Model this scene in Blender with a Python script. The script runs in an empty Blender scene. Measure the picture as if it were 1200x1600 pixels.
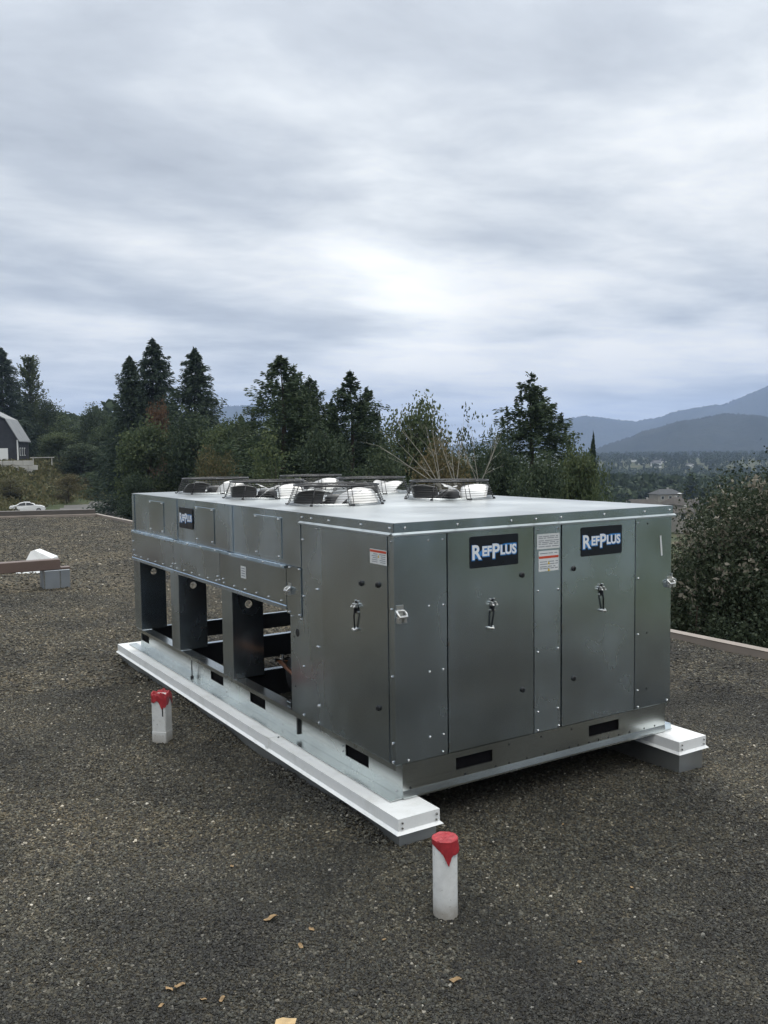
import bpy, math, random
import numpy as np
from mathutils import Matrix, Vector

random.seed(7)
SC = bpy.context.scene
COL = SC.collection

# ------------------------------------------------------------------ camera
EYE = np.array([-2.0775, -3.1757, 1.65])
YAW, PITCH, ROLL, FPX = 0.5618, 0.0688, -0.0124, 1395.7
FW = np.array([math.sin(YAW)*math.cos(PITCH), math.cos(YAW)*math.cos(PITCH), -math.sin(PITCH)])
R0 = np.array([math.cos(YAW), -math.sin(YAW), 0.0])
U0 = np.cross(R0, FW)
RT = R0*math.cos(ROLL) + U0*math.sin(ROLL)
UP = -R0*math.sin(ROLL) + U0*math.cos(ROLL)
cam = bpy.data.cameras.new('camera')
cam.sensor_fit = 'VERTICAL'; cam.sensor_height = 36.0; cam.lens = FPX/1600*36.0
cam.clip_start = 0.05; cam.clip_end = 40000
co = bpy.data.objects.new('camera', cam); COL.objects.link(co)
m = Matrix.Identity(4)
for i in range(3):
    m[i][0] = RT[i]; m[i][1] = UP[i]; m[i][2] = -FW[i]; m[i][3] = EYE[i]
co.matrix_world = m
SC.camera = co

# ------------------------------------------------------------------ world, sun, exposure
SUN_AZ, SUN_EL = math.radians(33.0), math.radians(52.0)   # azimuth from +Y towards +X
w = bpy.data.worlds.new('World'); SC.world = w; w.use_nodes = True
nt = w.node_tree; nt.nodes.clear()
def N(tree, typ, **kw):
    n = tree.nodes.new(typ)
    for k, v in kw.items(): setattr(n, k, v)
    return n
def mth(tree, op, a, b=None, clamp=False):
    n = N(tree, 'ShaderNodeMath', operation=op); n.use_clamp = clamp
    for i, v in enumerate((a, b)):
        if v is None: continue
        if isinstance(v, (int, float)): n.inputs[i].default_value = v
        else: tree.links.new(v, n.inputs[i])
    return n.outputs[0]
def ramp(tree, fac, stops):
    n = N(tree, 'ShaderNodeValToRGB')
    cr = n.color_ramp
    while len(cr.elements) > 1: cr.elements.remove(cr.elements[-1])
    cr.elements[0].position = stops[0][0]; cr.elements[0].color = (*stops[0][1], 1)
    for p, c in stops[1:]:
        e = cr.elements.new(p); e.color = (*c, 1)
    tree.links.new(fac, n.inputs[0])
    return n.outputs[0]
def mixc(tree, fac, a, b, mode='MIX'):
    n = N(tree, 'ShaderNodeMix', data_type='RGBA', blend_type=mode)
    for sock, v in ((n.inputs[0], fac), (n.inputs[6], a), (n.inputs[7], b)):
        if isinstance(v, (int, float)): sock.default_value = v
        elif isinstance(v, tuple): sock.default_value = (*v, 1)
        else: tree.links.new(v, sock)
    return n.outputs[2]
L = nt.links
tc = N(nt, 'ShaderNodeTexCoord')
sep = N(nt, 'ShaderNodeSeparateXYZ'); L.new(tc.outputs['Generated'], sep.inputs[0])
zc = mth(nt, 'ADD', mth(nt, 'MAXIMUM', sep.outputs[2], 0.0), 0.10)
cx = mth(nt, 'DIVIDE', sep.outputs[0], zc); cy = mth(nt, 'DIVIDE', sep.outputs[1], zc)
cmb = N(nt, 'ShaderNodeCombineXYZ'); L.new(cx, cmb.inputs[0]); L.new(cy, cmb.inputs[1])
mp = N(nt, 'ShaderNodeMapping'); L.new(cmb.outputs[0], mp.inputs[0])
mp.inputs['Rotation'].default_value = (0, 0, math.radians(33)); mp.inputs['Location'].default_value = (2.35, 0.4, 0.3)
mp.inputs['Scale'].default_value = (0.75, 1.0, 1)
n1 = N(nt, 'ShaderNodeTexNoise'); n1.inputs['Scale'].default_value = 0.62; n1.inputs['Detail'].default_value = 5; n1.inputs['Roughness'].default_value = 0.48; n1.inputs['Distortion'].default_value = 0.35
n2 = N(nt, 'ShaderNodeTexNoise'); n2.inputs['Scale'].default_value = 2.1; n2.inputs['Detail'].default_value = 7; n2.inputs['Roughness'].default_value = 0.55; n2.inputs['Distortion'].default_value = 0.2
L.new(mp.outputs[0], n1.inputs['Vector']); L.new(mp.outputs[0], n2.inputs['Vector'])
n3 = N(nt, 'ShaderNodeTexNoise'); n3.inputs['Scale'].default_value = 5.2; n3.inputs['Detail'].default_value = 6; n3.inputs['Roughness'].default_value = 0.6; n3.inputs['Distortion'].default_value = 0.5
L.new(mp.outputs[0], n3.inputs['Vector'])
cl = mth(nt, 'ADD', mth(nt, 'MULTIPLY', n1.outputs[0], 0.66), mth(nt, 'ADD', mth(nt, 'MULTIPLY', n2.outputs[0], 0.28), mth(nt, 'MULTIPLY', n3.outputs[0], 0.06)))
cloud = ramp(nt, cl, [(0.35, (0.36, 0.395, 0.44)), (0.43, (0.515, 0.555, 0.60)), (0.49, (0.70, 0.735, 0.76)), (0.55, (0.905, 0.92, 0.915)), (0.63, (1.10, 1.08, 1.02))])
# the brighter patch where the sun stands behind thin cloud
GA, GE = math.radians(33.2), math.radians(10.5)
dotn = N(nt, 'ShaderNodeVectorMath', operation='DOT_PRODUCT')
L.new(tc.outputs['Generated'], dotn.inputs[0]); dotn.inputs[1].default_value = (math.sin(GA)*math.cos(GE), math.cos(GA)*math.cos(GE), math.sin(GE))
dp = mth(nt, 'MAXIMUM', dotn.outputs['Value'], 0.0)
glow = mth(nt, 'ADD', mth(nt, 'MULTIPLY', mth(nt, 'POWER', dp, 320), 0.30), mth(nt, 'MULTIPLY', mth(nt, 'POWER', dp, 8), 0.08))
gl = mth(nt, 'MULTIPLY', glow, mth(nt, 'ADD', mth(nt, 'MULTIPLY', cl, 2.4), -0.35))
zen = mth(nt, 'ADD', mth(nt, 'MULTIPLY', mth(nt, 'POWER', mth(nt, 'MAXIMUM', sep.outputs[2], 0.0), 2.0), 2.1), 0.90)
zen = mth(nt, 'ADD', zen, mth(nt, 'MULTIPLY', mth(nt, 'POWER', 2.718, mth(nt, 'MULTIPLY', mth(nt, 'MAXIMUM', sep.outputs[2], 0.0), -14.0)), 0.45))
zn = N(nt, 'ShaderNodeVectorMath', operation='SCALE'); L.new(cloud, zn.inputs[0]); L.new(zen, zn.inputs['Scale'])
cloud2 = mixc(nt, 1.0, zn.outputs[0], mixc(nt, gl, (0, 0, 0), (1.0, 0.96, 0.82)), 'ADD')
sky = N(nt, 'ShaderNodeTexSky', sky_type='NISHITA'); sky.sun_disc = False
sky.sun_elevation = SUN_EL; sky.sun_rotation = SUN_AZ; sky.altitude = 100; sky.dust_density = 2.0
b1 = N(nt, 'ShaderNodeBackground'); L.new(sky.outputs[0], b1.inputs[0]); b1.inputs[1].default_value = 0.10
b2 = N(nt, 'ShaderNodeBackground'); L.new(cloud2, b2.inputs[0]); b2.inputs[1].default_value = 1.08
mx = N(nt, 'ShaderNodeMixShader'); mx.inputs[0].default_value = 0.92
L.new(b1.outputs[0], mx.inputs[1]); L.new(b2.outputs[0], mx.inputs[2])
wo = N(nt, 'ShaderNodeOutputWorld'); L.new(mx.outputs[0], wo.inputs[0])

sl = bpy.data.lights.new('sun', 'SUN'); sl.energy = 1.5; sl.angle = math.radians(22); sl.color = (1.0, 0.965, 0.91)
so = bpy.data.objects.new('sun', sl); COL.objects.link(so)
sd = Vector((math.sin(SUN_AZ)*math.cos(SUN_EL), math.cos(SUN_AZ)*math.cos(SUN_EL), math.sin(SUN_EL)))
so.rotation_euler = sd.to_track_quat('Z', 'Y').to_euler(); so.location = (0, 0, 30)

SC.view_settings.view_transform = 'Standard'; SC.view_settings.look = 'None'
SC.view_settings.exposure = 0.0; SC.view_settings.gamma = 1.0; SC.view_settings.use_curve_mapping = False
SC.cycles.use_denoising = True
SC.cycles.max_bounces = 6; SC.cycles.diffuse_bounces = 3; SC.cycles.glossy_bounces = 4
SC.cycles.volume_bounces = 0; SC.cycles.transparent_max_bounces = 6
SC.cycles.caustics_reflective = False; SC.cycles.caustics_refractive = False

# ------------------------------------------------------------------ materials
def newmat(name):
    mt = bpy.data.materials.new(name); mt.use_nodes = True
    t = mt.node_tree; b = t.nodes['Principled BSDF']
    return mt, t, b
def setc(t, sock, v):
    if isinstance(v, (int, float)): sock.default_value = v
    elif isinstance(v, tuple): sock.default_value = (*v, 1)
    else: t.links.new(v, sock)
def noise(t, scale, detail=4, rough=0.55, vec=None, dist=0.0):
    n = N(t, 'ShaderNodeTexNoise'); n.inputs['Scale'].default_value = scale; n.inputs['Detail'].default_value = detail
    n.inputs['Roughness'].default_value = rough; n.inputs['Distortion'].default_value = dist
    if vec is None:
        g = N(t, 'ShaderNodeNewGeometry'); vec = g.outputs['Position']
    t.links.new(vec, n.inputs['Vector'])
    return n.outputs[0]
def bump(t, b, h, strength, dist):
    n = N(t, 'ShaderNodeBump'); n.inputs['Strength'].default_value = strength; n.inputs['Distance'].default_value = dist
    t.links.new(h, n.inputs['Height']); t.links.new(n.outputs[0], b.inputs['Normal'])
def plain(name, col, rough=0.6, metal=0.0, var=0.12, scale=12.0, spec=0.5, bs=0.0):
    mt, t, b = newmat(name)
    f = noise(t, scale, 5)
    c = ramp(t, f, [(0.25, tuple(x*(1-var) for x in col)), (0.75, tuple(min(1, x*(1+var)) for x in col))])
    setc(t, b.inputs['Base Color'], c)
    r = ramp(t, noise(t, scale*2.3, 3), [(0.3, (rough*0.85,)*3), (0.7, (min(1, rough*1.15),)*3)])
    setc(t, b.inputs['Roughness'], r)
    b.inputs['Metallic'].default_value = metal; b.inputs['Specular IOR Level'].default_value = spec
    if bs: bump(t, b, noise(t, scale*4, 4), bs, 0.01)
    return mt
def galv(name, col=(0.63, 0.72, 0.785), r0=0.18, r1=0.38, streak=0.6):
    mt, t, b = newmat(name)
    g = N(t, 'ShaderNodeNewGeometry')
    v = N(t, 'ShaderNodeTexVoronoi'); v.inputs['Scale'].default_value = 120; t.links.new(g.outputs['Position'], v.inputs['Vector'])
    vs = N(t, 'ShaderNodeSeparateColor'); t.links.new(v.outputs['Color'], vs.inputs[0])
    big = noise(t, 2.6, 3, 0.45)
    mpn = N(t, 'ShaderNodeMapping'); t.links.new(g.outputs['Position'], mpn.inputs[0]); mpn.inputs['Scale'].default_value = (15, 15, 0.8)
    st = noise(t, 1.0, 4, 0.6, mpn.outputs[0])
    k = mth(t, 'ADD', mth(t, 'MULTIPLY', vs.outputs[0], 0.0), mth(t, 'ADD', mth(t, 'MULTIPLY', big, 0.75), mth(t, 'MULTIPLY', st, 0.2*streak)))
    oi = N(t, 'ShaderNodeObjectInfo')      # sheet-to-sheet variation
    k = mth(t, 'ADD', k, mth(t, 'MULTIPLY', mth(t, 'SUBTRACT', oi.outputs['Random'], 0.5), 0.22))
    c = ramp(t, k, [(0.20, tuple(x*0.72 for x in col)), (0.85, tuple(min(1, x*1.18) for x in col))])
    setc(t, b.inputs['Base Color'], c)
    setc(t, b.inputs['Roughness'], ramp(t, k, [(0.25, (r0,)*3), (0.85, (r1,)*3)]))
    b.inputs['Metallic'].default_value = 1.0
    bump(t, b, noise(t, 1.9, 1), 0.16, 0.03)
    return mt
MT = {}
MT['galv'] = galv('galvanised_sheet')
MT['galv_bright'] = galv('galvanised_rail', (0.62, 0.66, 0.65), 0.20, 0.32)
MT['galv_top'] = galv('galvanised_deck', (0.50, 0.535, 0.545), 0.30, 0.50)
MT['galv_dull'] = galv('curb_flashing', (0.62, 0.65, 0.66), 0.40, 0.55)
MT['galv_block'] = galv('block_cladding', (0.36, 0.39, 0.42), 0.40, 0.55)
MT['zinc'] = plain('zinc_fastener', (0.54, 0.54, 0.53), 0.22, 1.0, 0.05)
MT['zinc_bright'] = plain('zinc_latch', (0.64, 0.64, 0.62), 0.3, 0.85, 0.05)
MT['white_cap'] = plain('white_painted_cap', (0.80, 0.815, 0.81), 0.34, 0, 0.05, 5)
def cap_paint():
    mt, t, b = newmat('white_cap_paint')
    f = noise(t, 7, 6, 0.65); sp_ = noise(t, 60, 3, 0.6)
    c = ramp(t, f, [(0.30, (0.70, 0.71, 0.69)), (0.48, (0.80, 0.815, 0.81)), (0.7, (0.83, 0.84, 0.835))])
    c = mixc(t, mth(t, 'MULTIPLY', ramp(t, sp_, [(0.62, (0, 0, 0)), (0.74, (1, 1, 1))]), 0.22), c, (0.38, 0.35, 0.30))
    setc(t, b.inputs['Base Color'], c); setc(t, b.inputs['Roughness'], ramp(t, f, [(0.3, (0.5,)*3), (0.7, (0.3,)*3)]))
    bump(t, b, noise(t, 5, 1), 0.05, 0.02)
    return mt
MT['white_cap'] = cap_paint()
MT['black'] = plain('black_sheet', (0.016, 0.017, 0.019), 0.5, 0, 0.2, 20)
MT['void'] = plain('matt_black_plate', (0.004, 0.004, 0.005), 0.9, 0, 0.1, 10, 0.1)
MT['dark_metal'] = plain('dark_steel_and_rail_shade', (0.022, 0.024, 0.028), 0.42, 0.3, 0.2, 15)  # near-black for latch and threaded rods, and for shade painted onto inner rails
MT['wire'] = plain('black_guard_wire', (0.025, 0.026, 0.028), 0.4, 0, 0.1)
MT['blade'] = plain('fan_blade_metal', (0.56, 0.56, 0.55), 0.42, 0.55, 0.08, 9)
MT['motor'] = plain('motor_paint', (0.03, 0.032, 0.035), 0.45, 0, 0.2)
MT['plate'] = plain('nameplate_black', (0.006, 0.008, 0.013), 0.32, 0, 0.2)
MT['letter'] = plain('lettering_white', (0.78, 0.80, 0.82), 0.5, 0, 0.03)
MT['blue'] = plain('lettering_blue', (0.03, 0.20, 0.52), 0.5, 0, 0.1)
MT['paper'] = plain('sticker_paper', (0.66, 0.68, 0.68), 0.5, 0, 0.05)
MT['print_grey'] = plain('sticker_print', (0.23, 0.25, 0.28), 0.6, 0, 0.1)
MT['print_red'] = plain('sticker_red', (0.55, 0.07, 0.03), 0.5, 0, 0.1)
MT['print_yellow'] = plain('sticker_yellow', (0.60, 0.42, 0.04), 0.5, 0, 0.1)
MT['copper'] = plain('copper_pipe', (0.36, 0.16, 0.09), 0.38, 1.0, 0.12)
MT['red'] = plain('red_tape', (0.34, 0.026, 0.034), 0.5, 0, 0.35, 45)
MT['brown'] = plain('brown_flashing', (0.125, 0.088, 0.075), 0.5, 0, 0.12, 4)
MT['tan'] = plain('tan_flashing', (0.25, 0.215, 0.185), 0.55, 0, 0.14, 3)
MT['tan_dark'] = plain('dark_fascia', (0.085, 0.075, 0.068), 0.55, 0, 0.12, 3)
MT['trunk'] = plain('bark', (0.06, 0.048, 0.038), 0.9, 0, 0.3, 6, 0.2)
MT['pale_bark'] = plain('pale_bark', (0.28, 0.265, 0.23), 0.85, 0, 0.3, 5, 0.2)
MT['cardboard'] = plain('tan_scrap', (0.46, 0.33, 0.17), 0.8, 0, 0.2, 30)
MT['leafdry'] = plain('dry_leaf', (0.25, 0.165, 0.08), 0.8, 0, 0.5, 60)
MT['asphalt'] = plain('lot_asphalt', (0.085, 0.082, 0.076), 0.9, 0, 0.2, 0.15)
MT['carpaint'] = plain('white_car_paint', (0.78, 0.79, 0.80), 0.22, 0, 0.02)
MT['glass'] = plain('dark_glass', (0.02, 0.024, 0.028), 0.08, 0, 0.05)
MT['tyre'] = plain('tyre_rubber', (0.018, 0.018, 0.018), 0.85)
MT['rim'] = plain('alloy_rim', (0.5, 0.5, 0.5), 0.35, 1.0)
MT['barn_wall'] = plain('barn_boards', (0.022, 0.025, 0.032), 0.75, 0, 0.2, 0.8)
MT['barn_roof'] = plain('barn_metal_roof', (0.20, 0.21, 0.215), 0.55, 0.2, 0.08, 0.4)
MT['trim_white'] = plain('white_trim', (0.70, 0.71, 0.70), 0.6, 0, 0.05)
MT['concrete'] = plain('concrete_block', (0.40, 0.39, 0.36), 0.85, 0, 0.15, 0.8)
MT['roof_shingle'] = plain('house_shingles', (0.075, 0.068, 0.060), 0.95, 0, 0.15, 1.2, 0.1)
MT['roof_slate'] = plain('house_grey_shingles', (0.085, 0.088, 0.09), 0.95, 0, 0.15, 1.2, 0.1)
MT['stucco'] = plain('house_stucco', (0.26, 0.24, 0.21), 0.85, 0, 0.1, 0.5)
MT['town_wall'] = plain('pale_town_wall', (0.68, 0.68, 0.66), 0.7, 0, 0.1, 0.3)
MT['pane'] = plain('house_window', (0.03, 0.035, 0.04), 0.15)

def pvc():
    mt, t, b = newmat('white_pvc')
    g = N(t, 'ShaderNodeNewGeometry'); s = N(t, 'ShaderNodeSeparateXYZ'); t.links.new(g.outputs['Position'], s.inputs[0])
    n = noise(t, 30, 5, 0.65)
    spots = ramp(t, noise(t, 75, 2), [(0.66, (0, 0, 0)), (0.72, (1, 1, 1))])
    low = ramp(t, mth(t, 'ADD', mth(t, 'MULTIPLY', s.outputs[2], -9.0), mth(t, 'ADD', n, 0.45)), [(0.35, (0, 0, 0)), (0.9, (1, 1, 1))])   # mud splash at the foot
    c = ramp(t, n, [(0.3, (0.55, 0.56, 0.55)), (0.7, (0.68, 0.69, 0.68))])
    c = mixc(t, mth(t, 'MULTIPLY', low, 0.7), c, (0.22, 0.19, 0.15))
    c = mixc(t, mth(t, 'MULTIPLY', spots, 0.5), c, (0.2, 0.19, 0.17))
    setc(t, b.inputs['Base Color'], c); b.inputs['Roughness'].default_value = 0.42
    return mt
MT['pvc'] = pvc()

def gravel_tone(t):
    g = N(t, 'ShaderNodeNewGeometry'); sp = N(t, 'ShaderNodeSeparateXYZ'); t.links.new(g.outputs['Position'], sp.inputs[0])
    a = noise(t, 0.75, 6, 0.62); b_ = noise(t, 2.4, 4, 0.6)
    # random wet patches, plus a bias: darker towards low y, slightly towards high x
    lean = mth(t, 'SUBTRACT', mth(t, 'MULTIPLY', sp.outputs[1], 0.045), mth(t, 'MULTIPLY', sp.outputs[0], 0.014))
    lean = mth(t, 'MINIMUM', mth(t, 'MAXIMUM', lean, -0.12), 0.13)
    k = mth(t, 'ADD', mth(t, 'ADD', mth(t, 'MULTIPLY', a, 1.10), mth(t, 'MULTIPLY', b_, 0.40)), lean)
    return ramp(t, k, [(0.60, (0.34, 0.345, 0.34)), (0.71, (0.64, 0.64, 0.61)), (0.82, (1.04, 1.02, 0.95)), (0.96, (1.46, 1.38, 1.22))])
def gravel_base():
    mt, t, b = newmat('gravel_bed')
    g = N(t, 'ShaderNodeNewGeometry')
    v = N(t, 'ShaderNodeTexVoronoi'); v.inputs['Scale'].default_value = 75; t.links.new(g.outputs['Position'], v.inputs['Vector'])
    s = N(t, 'ShaderNodeSeparateColor'); t.links.new(v.outputs['Color'], s.inputs[0])
    c = ramp(t, s.outputs[0], [(0.0, (0.012, 0.011, 0.009)), (0.45, (0.040, 0.035, 0.026)), (0.8, (0.088, 0.077, 0.058)), (0.96, (0.15, 0.135, 0.108)), (1.0, (0.30, 0.29, 0.25))])
    c = mixc(t, 1.0, c, gravel_tone(t), 'MULTIPLY')
    tone = noise(t, 3.5, 4, 0.6)
    c = mixc(t, 1.0, c, ramp(t, tone, [(0.3, (0.78, 0.80, 0.80)), (0.7, (1.18, 1.12, 1.0))]), 'MULTIPLY')
    setc(t, b.inputs['Base Color'], c); b.inputs['Roughness'].default_value = 0.85; b.inputs['Specular IOR Level'].default_value = 0.3
    hh = mth(t, 'SUBTRACT', 1.0, v.outputs['Distance'])
    bump(t, b, hh, 1.0, 0.012)
    return mt
MT['gravel_bed'] = gravel_base()
def pebble_mat():
    mt, t, b = newmat('gravel_stones')
    oi = N(t, 'ShaderNodeObjectInfo')
    c = ramp(t, oi.outputs['Random'], [(0.0, (0.009, 0.009, 0.008)), (0.32, (0.021, 0.020, 0.016)), (0.58, (0.043, 0.040, 0.029)), (0.74, (0.072, 0.063, 0.042)), (0.86, (0.056, 0.061, 0.055)), (0.955, (0.11, 0.105, 0.085)), (0.993, (0.18, 0.165, 0.14)), (1.0, (0.46, 0.44, 0.40))])
    c = mixc(t, 1.0, c, gravel_tone(t), 'MULTIPLY')
    setc(t, b.inputs['Base Color'], c)
    b.inputs['Roughness'].default_value = 0.62; b.inputs['Specular IOR Level'].default_value = 0.4
    return mt
MT['pebble'] = pebble_mat()

def foliage(name, dark, mid, light, trans=0.25):
    mt, t, b = newmat(name)
    g = N(t, 'ShaderNodeNewGeometry')
    oi = N(t, 'ShaderNodeObjectInfo')
    big = noise(t, 0.5, 3)
    k = mth(t, 'ADD', mth(t, 'MULTIPLY', g.outputs['Random Per Island'], 0.55), mth(t, 'ADD', mth(t, 'MULTIPLY', big, 0.45), mth(t, 'MULTIPLY', mth(t, 'SUBTRACT', oi.outputs['Random'], 0.5), 0.25)))
    c = ramp(t, k, [(0.15, dark), (0.5, mid), (0.88, light)])
    setc(t, b.inputs['Base Color'], c); b.inputs['Roughness'].default_value = 0.75; b.inputs['Specular IOR Level'].default_value = 0.25
    tr = N(t, 'ShaderNodeBsdfTranslucent'); t.links.new(c, tr.inputs[0])
    ms = N(t, 'ShaderNodeMixShader'); ms.inputs[0].default_value = trans
    t.links.new(b.outputs[0], ms.inputs[1]); t.links.new(tr.outputs[0], ms.inputs[2])
    t.links.new(ms.outputs[0], t.nodes['Material Output'].inputs[0])
    return mt
MT['fir'] = foliage('fir_needles', (0.020, 0.034, 0.026), (0.040, 0.062, 0.042), (0.065, 0.090, 0.055))
MT['cedar'] = foliage('cedar_sprays', (0.030, 0.050, 0.030), (0.058, 0.086, 0.045), (0.110, 0.140, 0.065))
MT['poplar'] = foliage('poplar_leaves', (0.060, 0.080, 0.042), (0.105, 0.130, 0.065), (0.16, 0.18, 0.09), 0.35)
MT['leafy'] = foliage('green_leaves', (0.034, 0.052, 0.026), (0.062, 0.088, 0.040), (0.115, 0.135, 0.060))
MT['leafy_dark'] = foliage('dark_leaves', (0.026, 0.042, 0.026), (0.048, 0.070, 0.038), (0.085, 0.105, 0.055))
MT['leafy_dry'] = foliage('autumn_leaves', (0.045, 0.050, 0.026), (0.095, 0.088, 0.042), (0.170, 0.130, 0.065))
MT['leafy_red'] = foliage('rust_leaves', (0.060, 0.042, 0.026), (0.105, 0.062, 0.036), (0.16, 0.09, 0.05))
MT['grey_leaf'] = foliage('bush_leaves', (0.018, 0.029, 0.017), (0.036, 0.050, 0.028), (0.074, 0.086, 0.050))
MT['seed'] = foliage('pale_seed_heads', (0.16, 0.145, 0.115), (0.24, 0.22, 0.175), (0.36, 0.33, 0.28))
MT['grass'] = foliage('bank_grass', (0.060, 0.066, 0.030), (0.105, 0.105, 0.048), (0.17, 0.145, 0.075))
def ground_mat():
    mt, t, b = newmat('hillside')
    a = noise(t, 0.05, 8, 0.65); c = noise(t, 0.9, 5, 0.6)
    col = ramp(t, mth(t, 'ADD', mth(t, 'MULTIPLY', a, 0.65), mth(t, 'MULTIPLY', c, 0.35)), [(0.32, (0.032, 0.045, 0.022)), (0.48, (0.052, 0.064, 0.030)), (0.60, (0.085, 0.080, 0.042)), (0.72, (0.115, 0.085, 0.058))])
    setc(t, b.inputs['Base Color'], col); b.inputs['Roughness'].default_value = 0.95; b.inputs['Specular IOR Level'].default_value = 0.15
    bump(t, b, noise(t, 1.2, 6), 1.0, 0.4)
    return mt
MT['ground'] = ground_mat()
def mountain_mat():
    mt, t, b = newmat('forested_slope')
    a = noise(t, 0.006, 8, 0.7)
    setc(t, b.inputs['Base Color'], ramp(t, a, [(0.3, (0.016, 0.022, 0.020)), (0.7, (0.042, 0.048, 0.038))]))
    b.inputs['Roughness'].default_value = 1.0; b.inputs['Specular IOR Level'].default_value = 0.0
    bump(t, b, noise(t, 0.03, 5), 1.0, 12)
    return mt
MT['mountain'] = mountain_mat()

# ------------------------------------------------------------------ mesh helpers
class MB:
    def __init__(s): s.v = []; s.f = []
    def add(s, vs, fs):
        o = len(s.v); s.v += [tuple(map(float, q)) for q in vs]; s.f += [tuple(i+o for i in f) for f in fs]; return s
    def box(s, x0, x1, y0, y1, z0, z1, b=0.0):
        if b <= 0:
            return s.add([(x0,y0,z0),(x1,y0,z0),(x1,y1,z0),(x0,y1,z0),(x0,y0,z1),(x1,y0,z1),(x1,y1,z1),(x0,y1,z1)],
                         [(0,3,2,1),(4,5,6,7),(0,1,5,4),(1,2,6,5),(2,3,7,6),(3,0,4,7)])
        # bevelled box: 24 verts
        xs, ys, zs = (x0, x1), (y0, y1), (z0, z1); V = []; idx = {}
        for i in (0, 1):
            for j in (0, 1):
                for k in (0, 1):
                    sx, sy, sz = (1-2*i)*b, (1-2*j)*b, (1-2*k)*b
                    for a, q in enumerate(((xs[i], ys[j]+sy, zs[k]+sz), (xs[i]+sx, ys[j], zs[k]+sz), (xs[i]+sx, ys[j]+sy, zs[k]))):
                        idx[(i, j, k, a)] = len(V); V.append(q)
        F = []
        for i in (0, 1): F.append([idx[(i, 0, 0, 0)], idx[(i, 1, 0, 0)], idx[(i, 1, 1, 0)], idx[(i, 0, 1, 0)]])
        for j in (0, 1): F.append([idx[(0, j, 0, 1)], idx[(1, j, 0, 1)], idx[(1, j, 1, 1)], idx[(0, j, 1, 1)]])
        for k in (0, 1): F.append([idx[(0, 0, k, 2)], idx[(1, 0, k, 2)], idx[(1, 1, k, 2)], idx[(0, 1, k, 2)]])
        for i in (0, 1):
            for j in (0, 1): F.append([idx[(i, j, 0, 0)], idx[(i, j, 1, 0)], idx[(i, j, 1, 1)], idx[(i, j, 0, 1)]])
        for i in (0, 1):
            for k in (0, 1): F.append([idx[(i, 0, k, 0)], idx[(i, 1, k, 0)], idx[(i, 1, k, 2)], idx[(i, 0, k, 2)]])
        for j in (0, 1):
            for k in (0, 1): F.append([idx[(0, j, k, 1)], idx[(1, j, k, 1)], idx[(1, j, k, 2)], idx[(0, j, k, 2)]])
        for i in (0, 1):
            for j in (0, 1):
                for k in (0, 1): F.append([idx[(i, j, k, 0)], idx[(i, j, k, 1)], idx[(i, j, k, 2)]])
        c = np.array([(x0+x1)/2, (y0+y1)/2, (z0+z1)/2]); A = np.array(V); G = []
        for f in F:
            p = A[f]; n = np.cross(p[1]-p[0], p[2]-p[0])
            G.append(tuple(f) if n @ (p.mean(0)-c) > 0 else tuple(f[::-1]))
        return s.add(V, G)
    def tube(s, pts, rads, seg=8, cap=True):
        pts = [np.array(p, float) for p in pts]
        if isinstance(rads, (int, float)): rads = [rads]*len(pts)
        rings = []; prev = None
        for i, p in enumerate(pts):
            d = pts[min(i+1, len(pts)-1)] - pts[max(i-1, 0)]
            d = d/(np.linalg.norm(d)+1e-12)
            if prev is None:
                a = np.array([0, 0, 1.0]) if abs(d[2]) < 0.9 else np.array([1.0, 0, 0])
            else: a = prev
            u = a - d*(a @ d); u /= (np.linalg.norm(u)+1e-12); v = np.cross(d, u); prev = u
            rings.append([p + rads[i]*(math.cos(t)*u + math.sin(t)*v) for t in [2*math.pi*k/seg for k in range(seg)]])
        V = [q for r in rings for q in r]; F = []
        for i in range(len(rings)-1):
            for k in range(seg):
                a, b_ = i*seg+k, i*seg+(k+1) % seg
                F.append((a, b_, b_+seg, a+seg))
        if cap:
            F.append(tuple(range(seg))[::-1]); F.append(tuple((len(rings)-1)*seg+k for k in range(seg)))
        return s.add(V, F)
    def ring(s, c, R, r, seg=40, tseg=6, z=0.0):
        V = []; F = []
        for i in range(seg):
            a = 2*math.pi*i/seg
            for k in range(tseg):
                b_ = 2*math.pi*k/tseg
                V.append((c[0]+(R+r*math.cos(b_))*math.cos(a), c[1]+(R+r*math.cos(b_))*math.sin(a), c[2]+r*math.sin(b_)))
        for i in range(seg):
            for k in range(tseg):
                F.append((i*tseg+k, ((i+1) % seg)*tseg+k, ((i+1) % seg)*tseg+(k+1) % tseg, i*tseg+(k+1) % tseg))
        return s.add(V, F)
    def lathe(s, prof, seg=24, c=(0, 0, 0)):
        V = []; F = []; n = len(prof)
        for i in range(seg):
            a = 2*math.pi*i/seg
            for r, z in prof: V.append((c[0]+r*math.cos(a), c[1]+r*math.sin(a), c[2]+z))
        for i in range(seg):
            j = (i+1) % seg
            for k in range(n-1): F.append((i*n+k, j*n+k, j*n+k+1, i*n+k+1))
        return s.add(V, F)
    def prism(s, poly, axis, a, b_):
        # poly: list of 2D points, extruded along axis ('x','y','z') from a to b_
        def P(q, t):
            return {'x': (t, q[0], q[1]), 'y': (q[0], t, q[1]), 'z': (q[0], q[1], t)}[axis]
        n = len(poly); V = [P(q, a) for q in poly] + [P(q, b_) for q in poly]
        F = [tuple(range(n)), tuple(range(n, 2*n))[::-1]] + [(i, i+n, (i+1) % n+n, (i+1) % n) for i in range(n)]
        return s.add(V, F)
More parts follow.
